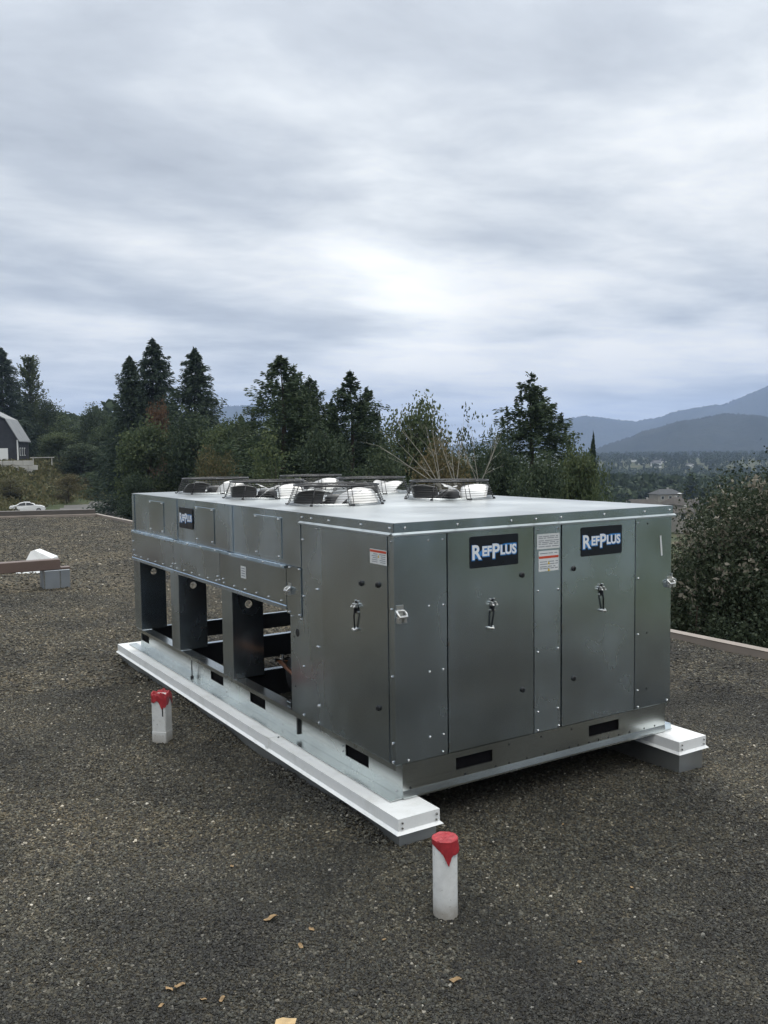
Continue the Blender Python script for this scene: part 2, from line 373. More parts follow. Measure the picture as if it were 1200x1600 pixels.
    def mesh(s, name, mat, smooth=False):
        me = bpy.data.meshes.new(name); me.from_pydata(s.v, [], s.f)
        if mat: me.materials.append(MT[mat] if isinstance(mat, str) else mat)
        if smooth: me.polygons.foreach_set('use_smooth', [True]*len(me.polygons))
        me.update(); return me
def link(name, data, parent=None, loc=(0, 0, 0), rz=0.0):
    o = bpy.data.objects.new(name, data); COL.objects.link(o)
    o.parent = parent; o.location = loc; o.rotation_euler = (0, 0, rz)
    return o
def obj(name, mb, mat, parent=None, loc=(0, 0, 0), smooth=False, kind=None):
    o = link(name, mb.mesh(name, mat, smooth), parent, loc)
    if kind: o['kind'] = kind
    return o
def tag(o, label=None, cat=None, group=None, kind=None):
    if label: o['label'] = label
    if cat: o['category'] = cat
    if group: o['group'] = group
    if kind: o['kind'] = kind
    return o
def empty(name, loc=(0, 0, 0), rz=0.0, label=None, cat=None, group=None):
    o = link(name, None, None, loc, rz); return tag(o, label, cat, group)
def fast_mesh(name, verts, quads, mat):
    me = bpy.data.meshes.new(name)
    nv, nq = len(verts), len(quads); k = quads.shape[1]
    me.vertices.add(nv); me.vertices.foreach_set('co', verts.astype(np.float32).ravel())
    me.loops.add(nq*k); me.loops.foreach_set('vertex_index', quads.astype(np.int32).ravel())
    me.polygons.add(nq); me.polygons.foreach_set('loop_start', np.arange(0, nq*k, k, dtype=np.int32))
    me.polygons.foreach_set('loop_total', np.full(nq, k, dtype=np.int32))
    me.materials.append(MT[mat]); me.update(calc_edges=True); return me
def ray(px, py):
    d = FW + RT*(px-600)/FPX - UP*(py-800)/FPX
    return d
def at(px, py, dist):      # a place seen in that direction, dist metres away over the ground
    d = ray(px, py); return EYE + d*dist/math.hypot(d[0], d[1])
def zroof(x, y): return -0.02*x

# ------------------------------------------------------------------ the setting: hillside, lot, valley, mountains
CX, CY = EYE[0], EYE[1]
def sstep(a, b, x):
    t = np.clip((x-a)/(b-a), 0, 1); return t*t*(3-2*t)
def ground_z(x, y):
    dx, dy = np.asarray(x, float)-CX, np.asarray(y, float)-CY
    d = np.hypot(dx, dy); az = np.degrees(np.arctan2(dx, dy))
    left = sstep(30, 17, az)*sstep(-60, -20, az)
    right = sstep(24, 46, az)*sstep(150, 110, az)
    bank = 6.4*sstep(121, 166, d - 7.0*np.maximum(az-9.5, 0))*left + 3.0*sstep(220, 400, d)*left
    fall = (-5*sstep(25, 70, d) - 12*sstep(60, 260, d) - 14*sstep(250, 900, d) + 17*sstep(1000, 1550, d))*right
    far = -8*sstep(400, 1500, d)*(1-right)
    return -6.0 + bank + fall + far
rs = np.concatenate([np.linspace(0, 60, 13), np.linspace(70, 300, 36), np.geomspace(320, 9300, 34)])
azs = np.radians(np.concatenate([np.arange(-180, -10, 10), np.arange(-10, 75, 1.5), np.arange(75, 180, 10)]))
A, Rr = np.meshgrid(azs, rs)
gx = CX + Rr*np.sin(A); gy = CY + Rr*np.cos(A); gz = ground_z(gx, gy)
rngt = np.random.default_rng(3)
gz = gz + np.where(Rr > 200, rngt.normal(0, 0.12, Rr.shape), 0)
na, nr = len(azs), len(rs)
I = np.arange(na*nr).reshape(nr, na)
q = np.stack([I[:-1], np.roll(I, -1, 1)[:-1], np.roll(I, -1, 1)[1:], I[1:]], -1).reshape(-1, 4)[:, ::-1]
tag(link('ground', fast_mesh('ground', np.stack([gx, gy, gz], -1).reshape(-1, 3), q, 'ground')), kind='structure')
# asphalt lot below the roof edge
mb = MB(); pts = []
lotp = [(-40, 800), (-40, 840), (260, 850), (240, 772), (190, 768), (150, 771), (110, 785), (40, 791)]
for (px, py) in lotp:
    d = ray(px, py); t = (-5.97-EYE[2])/d[2]; p = EYE + d*t; pts.append((p[0], p[1]))
mb.prism(pts, 'z', -5.97, -6.4)
tag(obj('parking_lot', mb, 'asphalt'), kind='structure')

def ridge(name, prof, dist, depth, seed, wob):
    # a long forested hill: heightfield whose crest follows the profile, given as (pixel x, pixel y of crest)
    rng = np.random.default_rng(seed)
    xs = np.linspace(prof[0][0], prof[-1][0], 420); ys = np.interp(xs, [p[0] for p in prof], [p[1] for p in prof])
    rows = []
    S = np.concatenate([np.linspace(0, 1, 16), np.linspace(1.1, 1.9, 6)])
    ph = rng.uniform(0, 6.28, 8)
    for s in S:
        row = []
        for i, (px, py) in enumerate(zip(xs, ys)):
            c = at(px, py, dist)
            h = c[2] - (-36)
            k = (s*s*(3-2*s)) if s <= 1 else max(0, 1-(s-1)*0.6)
            dd = dist - depth*(1-s) if s <= 1 else dist + depth*(s-1)*1.3
            sp = 0.12*math.sin(px*0.045+ph[0]+s*2) + 0.08*math.sin(px*0.11+ph[1]-s*3)
            dd += depth*sp*(1-abs(1-s))*0.6*(1 if s < 1 else 0)
            g = np.array([c[0]-CX, c[1]-CY])/dist*dd
            row.append((CX+g[0], CY+g[1], -36 + h*k + (rng.normal(0, wob*(1 if s > .9 else .15)) if s > 0.1 else -4)))
        rows.append(row)
    V = np.array(rows).reshape(-1, 3); n = len(xs)
    I = np.arange(len(S)*n).reshape(len(S), n)
    q = np.stack([I[:-1, :-1], I[:-1, 1:], I[1:, 1:], I[1:, :-1]], -1).reshape(-1, 4)
    return tag(link(name, fast_mesh(name, V, q, 'mountain')), kind='structure')
ridge('hill', [(900, 716), (935, 700), (962, 690), (985, 683), (1005, 674), (1030, 668), (1052, 661), (1085, 655), (1110, 650), (1132, 646), (1160, 648), (1200, 652), (1290, 648), (1400, 660), (1500, 690)], 3300, 900, 4, 2.2)
ridge('mountain', [(640, 704), (760, 690), (820, 668), (880, 655), (912, 650), (955, 655), (995, 658), (1030, 652), (1062, 642), (1085, 638), (1110, 634), (1130, 632), (1160, 620), (1200, 604), (1300, 590), (1450, 600), (1560, 640)], 6500, 1600, 5, 3.6)
ridge('mountain', [(180, 712), (260, 660), (330, 640), (356, 634), (400, 634), (440, 642), (520, 668), (600, 690), (660, 704)], 6000, 1300, 6, 3.6)

# ------------------------------------------------------------------ roof of the building, gravel, parapets
X0, X1, Y0, Y1 = -14.0, 4.4, -14.0, 22.3
rng = np.random.default_rng(11)
gxs = np.linspace(X0, X1, 140); gys = np.linspace(Y0, Y1, 260)
GX, GY = np.meshgrid(gxs, gys)
def lumps(x, y):
    return 0.006*np.sin(2.1*x+0.7*y)+0.005*np.sin(-1.3*x+2.7*y+1)+0.004*np.sin(5.1*x+3.3*y+2)+0.003*np.sin(7.7*x-6.1*y)
def curb_pile(x, y):
    # gravel swept up unevenly against the left curb
    d = np.abs(x+0.13); on = (x < -0.125)*(y > -0.3)*(y < 4.1)
    return on*0.035*np.exp(-(d/0.16)**2)*(0.45+0.3*np.sin(3.1*y+0.4)+0.25*np.sin(8.3*y))
def zg(x, y): return zroof(x, y) + lumps(x, y) + curb_pile(x, y)
V = np.stack([GX, GY, zg(GX, GY)], -1).reshape(-1, 3)
I = np.arange(V.shape[0]).reshape(GX.shape)
q = np.stack([I[:-1, :-1], I[:-1, 1:], I[1:, 1:], I[1:, :-1]], -1).reshape(-1, 4)
roof = tag(link('roof', fast_mesh('roof', V, q, 'gravel_bed')), kind='structure')
mb = MB().box(X0+.05, X1+.02, Y0+.05, Y1+.02, -6.2, -0.35)
obj('building_wall', mb, 'stucco', roof)

# loose gravel stones: uncountable, one object
def stone_points():
    P = []; S = []
    def sector(d0, d1, n, smin, smax, half=27.5):
        az = YAW + np.radians(rng.uniform(-half, half, n)); d = np.sqrt(rng.uniform(d0*d0, d1*d1, n))
        x = CX + d*np.sin(az); y = CY + d*np.cos(az)
        k = (x > X0) & (x < X1-0.02) & (y < Y1-0.05)
        P.append(np.stack([x, y], -1)[k]); S.append(rng.uniform(smin, smax, n)[k]*rng.choice([1, 1, 1.25, 1.6], n)[k])
    sector(1.2, 3.6, 235000, 0.0019, 0.0043, 38)
    sector(3.6, 6.5, 235000, 0.0025, 0.0051, 33)
    sector(6.5, 11.5, 120000, 0.0042, 0.0080, 31)
    sector(11.5, 28, 110000, 0.008, 0.013, 30)
    P = np.concatenate(P); S = np.concatenate(S)
    x, y = P[:, 0], P[:, 1]
    inc = ((x > -0.12) & (x < 0.07) | (x > 1.61) & (x < 1.8)) & (y > -0.155) & (y < 3.94)
    P, S = P[~inc], S[~inc]
    return np.stack([P[:, 0], P[:, 1], zg(P[:, 0], P[:, 1]) + S*0.15], -1), S
SP, SS = stone_points()
me = bpy.data.meshes.new('gravel'); me.vertices.add(len(SP)); me.vertices.foreach_set('co', SP.astype(np.float32).ravel())
at_s = me.attributes.new('s', 'FLOAT', 'POINT'); at_s.data.foreach_set('value', SS.astype(np.float32))
gobj = tag(link('gravel', me), 'dark grey and brown loose gravel spread over the flat roof', 'gravel', kind='stuff')
ng = bpy.data.node_groups.new('gravel_scatter', 'GeometryNodeTree')
ng.interface.new_socket('Geometry', in_out='INPUT', socket_type='NodeSocketGeometry')
ng.interface.new_socket('Geometry', in_out='OUTPUT', socket_type='NodeSocketGeometry')
gi = ng.nodes.new('NodeGroupInput'); go = ng.nodes.new('NodeGroupOutput')
joinI = ng.nodes.new('GeometryNodeJoinGeometry')
for k in range(4):
    ic = ng.nodes.new('GeometryNodeMeshIcoSphere'); ic.inputs['Radius'].default_value = 1.0; ic.inputs['Subdivisions'].default_value = 2
    sp_ = ng.nodes.new('GeometryNodeSetPosition')
    nz = ng.nodes.new('ShaderNodeTexNoise'); nz.noise_dimensions = '4D'; nz.inputs['W'].default_value = 3.7*k; nz.inputs['Scale'].default_value = 0.9; nz.inputs['Detail'].default_value = 1
    vm = ng.nodes.new('ShaderNodeVectorMath'); vm.operation = 'SUBTRACT'; vm.inputs[1].default_value = (0.5, 0.5, 0.5)
    vs = ng.nodes.new('ShaderNodeVectorMath'); vs.operation = 'SCALE'; vs.inputs['Scale'].default_value = 2.0
    ng.links.new(nz.outputs['Color'], vm.inputs[0]); ng.links.new(vm.outputs[0], vs.inputs[0])
    ng.links.new(ic.outputs['Mesh'], sp_.inputs['Geometry']); ng.links.new(vs.outputs[0], sp_.inputs['Offset'])
    sm = ng.nodes.new('GeometryNodeSetMaterial'); sm.inputs['Material'].default_value = MT['pebble']
    ng.links.new(sp_.outputs[0], sm.inputs[0])
    gti = ng.nodes.new('GeometryNodeGeometryToInstance'); ng.links.new(sm.outputs[0], gti.inputs[0])
    ng.links.new(gti.outputs[0], joinI.inputs[0])
iop = ng.nodes.new('GeometryNodeInstanceOnPoints'); iop.inputs['Pick Instance'].default_value = True
ng.links.new(gi.outputs[0], iop.inputs['Points']); ng.links.new(joinI.outputs[0], iop.inputs['Instance'])
na_ = ng.nodes.new('GeometryNodeInputNamedAttribute'); na_.data_type = 'FLOAT'; na_.inputs['Name'].default_value = 's'
rv = ng.nodes.new('FunctionNodeRandomValue'); rv.data_type = 'FLOAT_VECTOR'; rv.inputs[0].default_value = (-0.5, -0.5, 0); rv.inputs[1].default_value = (0.5, 0.5, 6.28)
ng.links.new(rv.outputs[0], iop.inputs['Rotation'])
sv = ng.nodes.new('FunctionNodeRandomValue'); sv.data_type = 'FLOAT_VECTOR'; sv.inputs[0].default_value = (0.8, 0.65, 0.45); sv.inputs[1].default_value = (1.4, 1.1, 0.85); sv.inputs['Seed'].default_value = 5
vm2 = ng.nodes.new('ShaderNodeVectorMath'); vm2.operation = 'SCALE'
ng.links.new(sv.outputs[0], vm2.inputs[0]); ng.links.new(na_.outputs[0], vm2.inputs['Scale'])
ng.links.new(vm2.outputs[0], iop.inputs['Scale'])
ng.links.new(iop.outputs[0], go.inputs[0])
gm = gobj.modifiers.new('scatter', 'NODES'); gm.node_group = ng

# parapets
zr = zroof(4.4, 0)
par = empty('parapet', (4.4, Y0, zr-0.35), 0, 'low tan metal-capped roof edge running past the unit towards the bushes', 'parapet')
o3 = tuple(-c for c in par.location)
seams = [Y0, -8.5, -5.4, -2.3, 0.8, 3.9, 7.0, 10.1, 13.2, 16.3, 19.4, Y1+0.16]
for a, b_ in zip(seams[:-1], seams[1:]):
    mb = MB().prism([(4.402, zr-0.05), (4.402, zr+0.048), (4.398, zr+0.058), (4.49, zr+0.062), (4.50, zr+0.04), (4.50, zr-0.34), (4.485, zr-0.34), (4.485, zr-0.05)], 'y', a+0.002, b_-0.002)
    obj('cap_flashing', mb, 'tan', par, o3)
par2 = empty('parapet', (-5, Y1, -0.35), 0, 'dark brown fascia upstand along the far edge of the roof above the lot', 'parapet')
o3 = tuple(-c for c in par2.location)
for a, b_ in [(X0, -8), (-8, -2), (-2, 4.395)]:
    za, zb = zroof(a, 0), zroof(b_, 0)
    mb = MB()
    mb.add([(a+.003, Y1, za-.05), (b_-.003, Y1, zb-.05), (b_-.003, Y1, zb+.19), (a+.003, Y1, za+.19), (a+.003, Y1+.14, za-.5), (b_-.003, Y1+.14, zb-.5), (b_-.003, Y1+.14, zb+.20), (a+.003, Y1+.14, za+.20)],
           [(0, 1, 2, 3), (7, 6, 5, 4), (3, 2, 6, 7), (0, 4, 5, 1), (0, 3, 7, 4), (1, 5, 6, 2)])
    obj('fascia_panel', mb, 'tan_dark', par2, o3)
    mb = MB()
    mb.add([(a+.003, Y1-.03, za-.05), (b_-.003, Y1-.03, zb-.05), (b_-.003, Y1-.03, zb+.055), (a+.003, Y1-.03, za+.055), (a+.003, Y1-.002, za-.05), (b_-.003, Y1-.002, zb-.05), (b_-.003, Y1-.002, zb+.07), (a+.003, Y1-.002, za+.07)],
           [(0, 1, 2, 3), (7, 6, 5, 4), (3, 2, 6, 7), (0, 3, 7, 4), (1, 5, 6, 2)])
    obj('base_flashing', mb, 'tan', par2, o3)

# ------------------------------------------------------------------ curbs under the unit
def curb(x0, x1, label, zlow, joints):
    y0, y1 = -0.163, 3.947
    e = empty('roof_curb', ((x0+x1)/2, (y0+y1)/2, zlow), 0, label, 'roof curb', 'curbs carrying the steel unit')
    off = tuple(-c for c in e.location)
    mb = MB().box(x0+.012, x1-.012, y0+.012, y1-.012, zlow-.05, .10)
    mb.box(x0+.009, x0+.016, y0+.007, y0+.05, zlow-.05, .098)
    obj('curb_body', mb, 'galv_dull', e, off)
    ys = [y0] + joints + [y1]
    for i, (a, b_) in enumerate(zip(ys[:-1], ys[1:])):
        g = 0.0015 if i else 0
        e0 = 0.012 if i == 0 else 0; e1 = 0.012 if i == len(ys)-2 else 0
        a2, b2 = a+g, b_-0.0015
        mb = MB()
        # top with turned-down sides and flared drip
        mb.add([(x0, a2, .130), (x1, a2, .130), (x1, b2, .130), (x0, b2, .130),
                (x0, a2, .078), (x1, a2, .078), (x1, b2, .078), (x0, b2, .078),
                (x0-.012, a2-e0, .066), (x1+.012, a2-e0, .066), (x1+.012, b2+e1, .066), (x0-.012, b2+e1, .066),
                (x0+.010, a2+.008, .064), (x1-.010, a2+.008, .064), (x1-.010, b2-.008, .064), (x0+.010, b2-.008, .064)],
               [(0, 1, 2, 3), (0, 4, 5, 1), (1, 5, 6, 2), (2, 6, 7, 3), (3, 7, 4, 0), (4, 8, 9, 5), (5, 9, 10, 6), (6, 10, 11, 7), (7, 11, 8, 4),
                (8, 12, 13, 9), (9, 13, 14, 10), (10, 14, 15, 11), (11, 15, 12, 8)])
        cp = obj('cap', mb, 'white_cap', e, off)
        s = MB()
        if i == 0:
            for xx, zz in ((x0+.018, .112), (x1-.018, .112), (x0+.018, .09), (x1-.02, .088)): s.tube([(xx, y0-.006, zz), (xx, y0+.001, zz)], [.0045, .006], 6)
        else:
            mb2 = MB().box(x0-.004, x1+.004, a-.02, a+.02, .1305, .1335).box(x0-.0045, x0-.0005, a-.02, a+.02, .072, .1335)
            obj('joint_cover', mb2, 'white_cap', cp)
            s.tube([(x0+.05, a-.035, .130), (x0+.05, a-.035, .136)], [.006, .0045], 6)
        obj('screws', s, 'zinc', cp, kind='stuff')
    return e
yj = None
d = ray(420, 1152); t = (0.13-EYE[2])/d[2]; yj = float((EYE+d*t)[1])
curb(-0.13, 0.08, 'long white-capped curb under the open-framed side, beside the two pipe stubs', 0.0, [yj])
curb(1.60, 1.808, 'white-capped curb end sticking out under the unit towards the bushes', -0.04, [2.2])

# ------------------------------------------------------------------ the condensing unit
W, LEN, OV = 1.68, 3.75, 0.034
U = empty('condensing_unit', (0.84, 1.87, 0.13), 0, 'large galvanised steel condensing unit with six caged fans on white curbs', 'condensing unit')
UO = (-0.84, -1.87, -0.13)
def P(name, mb, mat, smooth=False): return obj(name, mb, mat, U, UO, smooth)
def sub(name, mb, mat, parent, smooth=False, kind=None): return obj(name, mb, mat, parent, (0, 0, 0), smooth, kind)
def scr_f(mb, x, z, y=-0.0045, r=0.0056):
    mb.tube([(x, y+.001, z), (x, y-.003, z), (x, y-.0065, z)], [r, r, r*0.55], 7)
def scr_l(mb, y, z, x=-0.0345, r=0.0056):
    mb.tube([(x+.001, y, z), (x-.003, y, z), (x-.0065, y, z)], [r, r, r*0.55], 7)
def screws(pl, parent, side, plane=None):
    mb = MB()
    for a, z in pl:
        (scr_f if side == 'f' else scr_l)(mb, a, z, *( [plane] if plane is not None else []))
    return sub('screws', mb, 'zinc', parent, kind='stuff')
ZB, ZT = 0.290, 1.294
# front
fp = MB().box(-OV, 0.2425, -0.004, 0.03, ZB, ZT, .0015).box(-OV, -OV+.03, 0.031, 0.043, ZB, ZT)
cp = P('corner_panel', fp, 'galv')
screws([(.145, .968), (.222, .966), (.146, .677), (.219, .677), (.145, .385), (.219, .383), (.215, .305), (.145, 1.258), (.222, 1.256), (.03, .302)], cp, 'f')
sl_ = MB()
for z in (1.262, .969, .676, .383, .300): scr_l(sl_, .019, z)
sub('screws', sl_, 'zinc', cp, kind='stuff')
def two_tone(name, m1, m2, mat1, mat2, parent):
    n1_ = len(m1.f); m1.add(m2.v, m2.f); me_ = m1.mesh(name, mat1); me_.materials.append(MT[mat2])
    for i, p_ in enumerate(me_.polygons):
        if i >= n1_: p_.material_index = 1
    return link(name, me_, parent)
def latch(parent, T, dx):
    # T(a, o, z): along the wall, outwards, up
    mb = MB(); dk = MB()
    def tb(m_, pts, r): m_.tube([T(*p_) for p_ in pts], r, 6)
    for s in (-1, 1):
        tb(mb, [(s*.010, .000, -.004), (s*.010, .016, -.005), (s*.011, .022, -.012), (s*.011, .004, -.016)], .0058)
        tb(mb, [(s*.012, .000, .010), (s*.012, .005, .010)], .0042); tb(mb, [(s*.011, .000, -.040), (s*.011, .006, -.040)], .0042)
        tb(dk, [(s*.003, .010, -.016), (s*.003+dx*.4, .014, -.06), (s*.003+dx, .007, -.116)], .0022)
    tb(dk, [(0, .001, .012), (0, .003, -.046)], .007)
    tb(mb, [(-.013+dx, .000, -.120), (-.011+dx, .012, -.121), (.009+dx, .014, -.124), (.014+dx, .000, -.116)], .0058)
    return two_tone('latch', mb, dk, 'zinc_bright', 'dark_metal', parent)
def latch_front(x, z, dx, parent): return latch(parent, lambda a, o, zz: (x+a, -.0068-o, z+zz), dx)
def knob_f(x, z, parent, y=-.0065):
    mb = MB().tube([(x, y+.002, z), (x, y-.006, z), (x, y-.009, z)], [.013, .013, .009], 10).box(x-.003, x+.003, y-.014, y-.006, z-.008, z+.008)
    return sub('knob', mb, 'black', parent)
door_specs = [(0.2475, 0.7485, (.675, 1.061), (.678, .515), .497, .955, -.012), (0.9300, 1.4350, (1.004, 1.065), (1.007, .521), 1.19, .960, .011)]
for (a, b_, k1, k2, lx, lz, dx) in door_specs:
    mb = MB().box(a, b_, -0.0065, 0.03, ZB+.002, 1.284, .0015)
    dr = P('door', mb, 'galv')
    knob_f(*k1, dr); knob_f(*k2, dr); latch_front(lx, lz, dx, dr)
    for z in (.79, .33): sub('hinge_tab', MB().box(a-.0035, a+.004, -.0095, -.0067, z-.012, z+.012), 'zinc', dr)
mb = MB().box(0.7560, 0.9235, -0.004, 0.03, ZB, ZT, .0015)
mu = P('centre_panel', mb, 'galv')
screws([(.777, 1.268), (.905, 1.268), (.777, .975), (.905, .972), (.777, .68), (.905, .683), (.777, .39), (.905, .388), (.777, .30), (.912, .30)], mu, 'f')
mb = MB().box(1.4425, W+OV, -0.004, 0.03, ZB, ZT, .0015)
rp = P('corner_panel', mb, 'galv')
screws([(1.463, 1.262), (1.463, .975), (1.463, .683), (1.463, .388), (1.466, .300), (1.69, .302)], rp, 'f')
hl = MB()
for x, z in ((1.53, .683), (1.53, .39), (1.53, 1.255)): hl.tube([(x, -.0038, z), (x, -.0046, z)], .005, 8)
sub('screw_holes', hl, 'black', rp, kind='stuff')
mb = MB().add([(1.622, -.0052, 1.187), (1.634, -.0052, 1.188), (1.645, -.0052, 1.082), (1.632, -.0052, 1.081)], [(0, 1, 2, 3)])
sub('tape_strip', mb, 'paper', rp)
def bracket(parent, T, name='lifting_lug'):
    # bent bracket with a hole, given in local (a along wall, o outwards, z up)
    mb = MB()
    def bx(a0, a1, o0, o1, z0, z1):
        c = [T(a, o, z) for a in (a0, a1) for o in (o0, o1) for z in (z0, z1)]
        c = np.array(c); lo, hi = c.min(0), c.max(0)
        mb.box(lo[0], hi[0], lo[1], hi[1], lo[2], hi[2])
    bx(-.018, .018, .000, .003, .022, .040)
    lp_ = [(-.019, .005, .014), (.019, .005, .014), (.021, .022, .004), (.019, .030, -.006), (-.019, .030, -.006), (-.021, .022, .004), (-.019, .005, .014)]
    mb.tube([T(*p_) for p_ in lp_], .0058, 6)
    bx(-.020, -.007, .002, .026, -.034, -.012); bx(.007, .020, .002, .026, -.034, -.012); bx(-.016, .016, .000, .006, -.030, .020)
    return sub(name, mb, 'zinc_bright', parent)
bracket(cp, lambda a, o, z: (-.008+a, -.004-o, .948+z))
bracket(rp, lambda a, o, z: (1.714+o, .006+a, .942+z))
bracket(rp, lambda a, o, z: (1.698+a, -.004-o*.8, .936+z*.8))
# left side of the cabinet
mb = MB().box(-OV-.004, -OV+.03, 0.0465, 0.6435, ZB+.002, 1.284, .002)
sdoor = P('side_door', mb, 'galv')
def knob_l(y, z, parent, x=-OV-.004):
    mb = MB().tube([(x+.002, y, z), (x-.006, y, z), (x-.009, y, z)], [.013, .013, .009], 10).box(x-.014, x-.006, y-.003, y+.003, z-.008, z+.008)
    return sub('knob', mb, 'black', parent)
knob_l(.261, 1.054, sdoor); knob_l(.118, 1.064, sdoor); knob_l(.127, .514, sdoor)
latch(sdoor, lambda a, o, zz: (-OV-.0043-o, .306-a, .957+zz), -.010)
mb = MB().prism([(.6475, ZB), (.6475, ZT), (.860, ZT), (.860, .810), (1.003, .810), (1.003, ZB)], 'x', -OV+.02, -OV)
sp = P('side_panel', mb, 'galv')
screws([(.685, 1.272), (.701, 1.272), (.69, .971), (.703, .970), (.846, 1.205), (.846, .917), (.688, .684), (.703, .684), (.69, .389), (.703, .387), (.857, .554), (.867, .30), (.702, .30), (.985, .795), (.875, .795)], sp, 'l')
mb = MB().tube([(-OV-.0008, .922, .717), (-OV-.0012, .922, .717)], .021, 14)
sub('pipe_hole', mb, 'black', sp)
for yy, zz in ((.962, .69), (.955, .43)): sub('pipe_hole', MB().tube([(-OV-.0008, yy, zz), (-OV-.0012, yy, zz)], .005, 8), 'black', sp)
mb = MB().box(-OV-.006, -OV+.01, .864, 1.028, .806, 1.058)
bp_ = P('bracket_plate', mb, 'galv')
bracket(bp_, lambda a, o, z: (-OV-.006-o*.8, .99+a*.8, .936+z*.8))
screws([(.88, 1.05), (.99, 1.05), (.885, .815), (1.0, .815)], bp_, 'l', -OV-.0065)
# right side and rear of the cabinet
P('side_panel', MB().box(W+OV-.03, W+OV-.001, .033, 1.0, ZB, ZT), 'galv')
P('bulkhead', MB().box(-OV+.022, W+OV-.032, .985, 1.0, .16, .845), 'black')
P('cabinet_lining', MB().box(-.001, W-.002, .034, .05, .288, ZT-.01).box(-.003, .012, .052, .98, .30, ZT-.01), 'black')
# fan plenum: three bays
bays = [(.864, 1.800), (1.802, 2.770), (2.772, LEN)]
covs = [(1.090, 1.445), (2.045, 2.375), (3.005, 3.335)]
lows = [(1.030, 1.948), (1.950, 2.790), (2.792, 3.772)]
for (a, b_), (c0, c1), (l0, l1) in zip(bays, covs, lows):
    mb = MB().box(-OV+.002, -OV+.022, a, b_, 1.060, 1.338)
    mb.box(-OV-.003, -OV+.001, a, a+.05, 1.062, 1.336).box(-OV-.003, -OV+.001, b_-.05, b_, 1.062, 1.336)
    up = P('upper_panel', mb, 'galv')
    cv = sub('cover_plate', MB().box(-OV-.0025, -OV+.0015, c0, c1, 1.082, 1.303, .001), 'galv', up)
    screws([(c0+.03, 1.094), (c1-.03, 1.094), (c0+.03, 1.292), (c1-.03, 1.292)], cv, 'l', -OV-.003)
    # ledge between the two rows of panels
    mb = MB().prism([(-OV+.002, 1.058), (-OV-.016, 1.056), (-OV-.018, 1.040), (-OV-.012, 1.040), (-OV+.002, 1.050)], 'y', a if a > .9 else 1.03, b_-.002)
    ld = P('ledge', mb, 'galv')
    screws([(yy, 1.049) for yy in np.linspace(a+.2, b_-.04, 4)], ld, 'l', -OV-.016)
    mb = MB().box(-OV-.008, -OV+.015, l0, l1-.002, .848, 1.039)
    lp = P('lower_panel', mb, 'galv')
    screws([(yy, .862) for yy in np.linspace(l0+.06, l1-.06, 6)], lp, 'l', -OV-.0085)
    mb = MB().prism([(-OV-.008, .846), (-OV-.0095, .840), (-OV-.011, .822), (-OV+.02, .822), (-OV+.02, .846)], 'y', l0, l1-.002)
    P('lower_flange', mb, 'galv')
mb = MB()
for yy, zz in ((1.90, .885), (1.955, .872), (1.99, .89), (2.76, .89), (2.82, .885), (3.73, .97), (3.72, .90), (3.66, .862)): scr_l(mb, yy, zz, -OV-.0085)
sub('screws', mb, 'zinc', lp, kind='stuff')
mb = MB().box(W+OV-.02, W+OV-.001, 1.002, LEN, .83, 1.338); P('far_side_panel', mb, 'galv')
P('end_panel', MB().box(-OV+.003, W+OV-.022, LEN-.02, LEN-.001, .83, 1.337), 'galv')
P('coil', MB().box(-.005, W, 1.002, LEN-.022, .850, .90), 'black')
st = MB().box(-OV-.0098, -OV-.0085, 1.552, 1.622, .925, .994)
sk = P('sticker', st, 'paper')
mb = MB()
for k in range(4): mb.box(-OV-.0104, -OV-.0099, 1.562, 1.612, .936+k*.014, .942+k*.014)
sub('print', mb, 'print_grey', sk, kind='stuff')
# deck with six round openings
FANS = [(cx_, cy_) for cx_ in (.49, 1.315) for cy_ in (1.43, 2.39, 3.33)]
RH = .262
mb = MB(); ZD = 1.342
def cell(x0, x1, y0, y1, c):
    cor = [math.atan2(yy-c[1], xx-c[0]) for xx in (x0, x1) for yy in (y0, y1)]
    an = sorted([-math.pi + 2*math.pi*k/36 for k in range(36)] + cor)
    inn, out = [], []
    for a in an:
        ca, sa = math.cos(a), math.sin(a); t = 1e9
        for n_, dd in ((x1-c[0], ca), (x0-c[0], ca), (y1-c[1], sa), (y0-c[1], sa)):
            if abs(dd) > 1e-9 and n_/dd > 0: t = min(t, n_/dd)
        inn.append((c[0]+RH*ca, c[1]+RH*sa, ZD)); out.append((c[0]+t*ca, c[1]+t*sa, ZD))
    n = len(an)
    mb.add(inn+out, [(k, k+n, (k+1) % n+n, (k+1) % n) for k in range(n)])
xm, yb = .9025, [.95, 1.91, 2.86, LEN+.004]
for k, (fx, fy) in enumerate(FANS):
    x0, x1 = (-OV-.002, xm) if fx < .9 else (xm, W+OV+.002)
    j = [1.43, 2.39, 3.33].index(fy); cell(x0, x1, yb[j], yb[j+1], (fx, fy))
mb.add([(-OV-.002, -.006, ZD), (W+OV+.002, -.006, ZD), (W+OV+.002, .95, ZD), (-OV-.002, .95, ZD)], [(0, 1, 2, 3)])
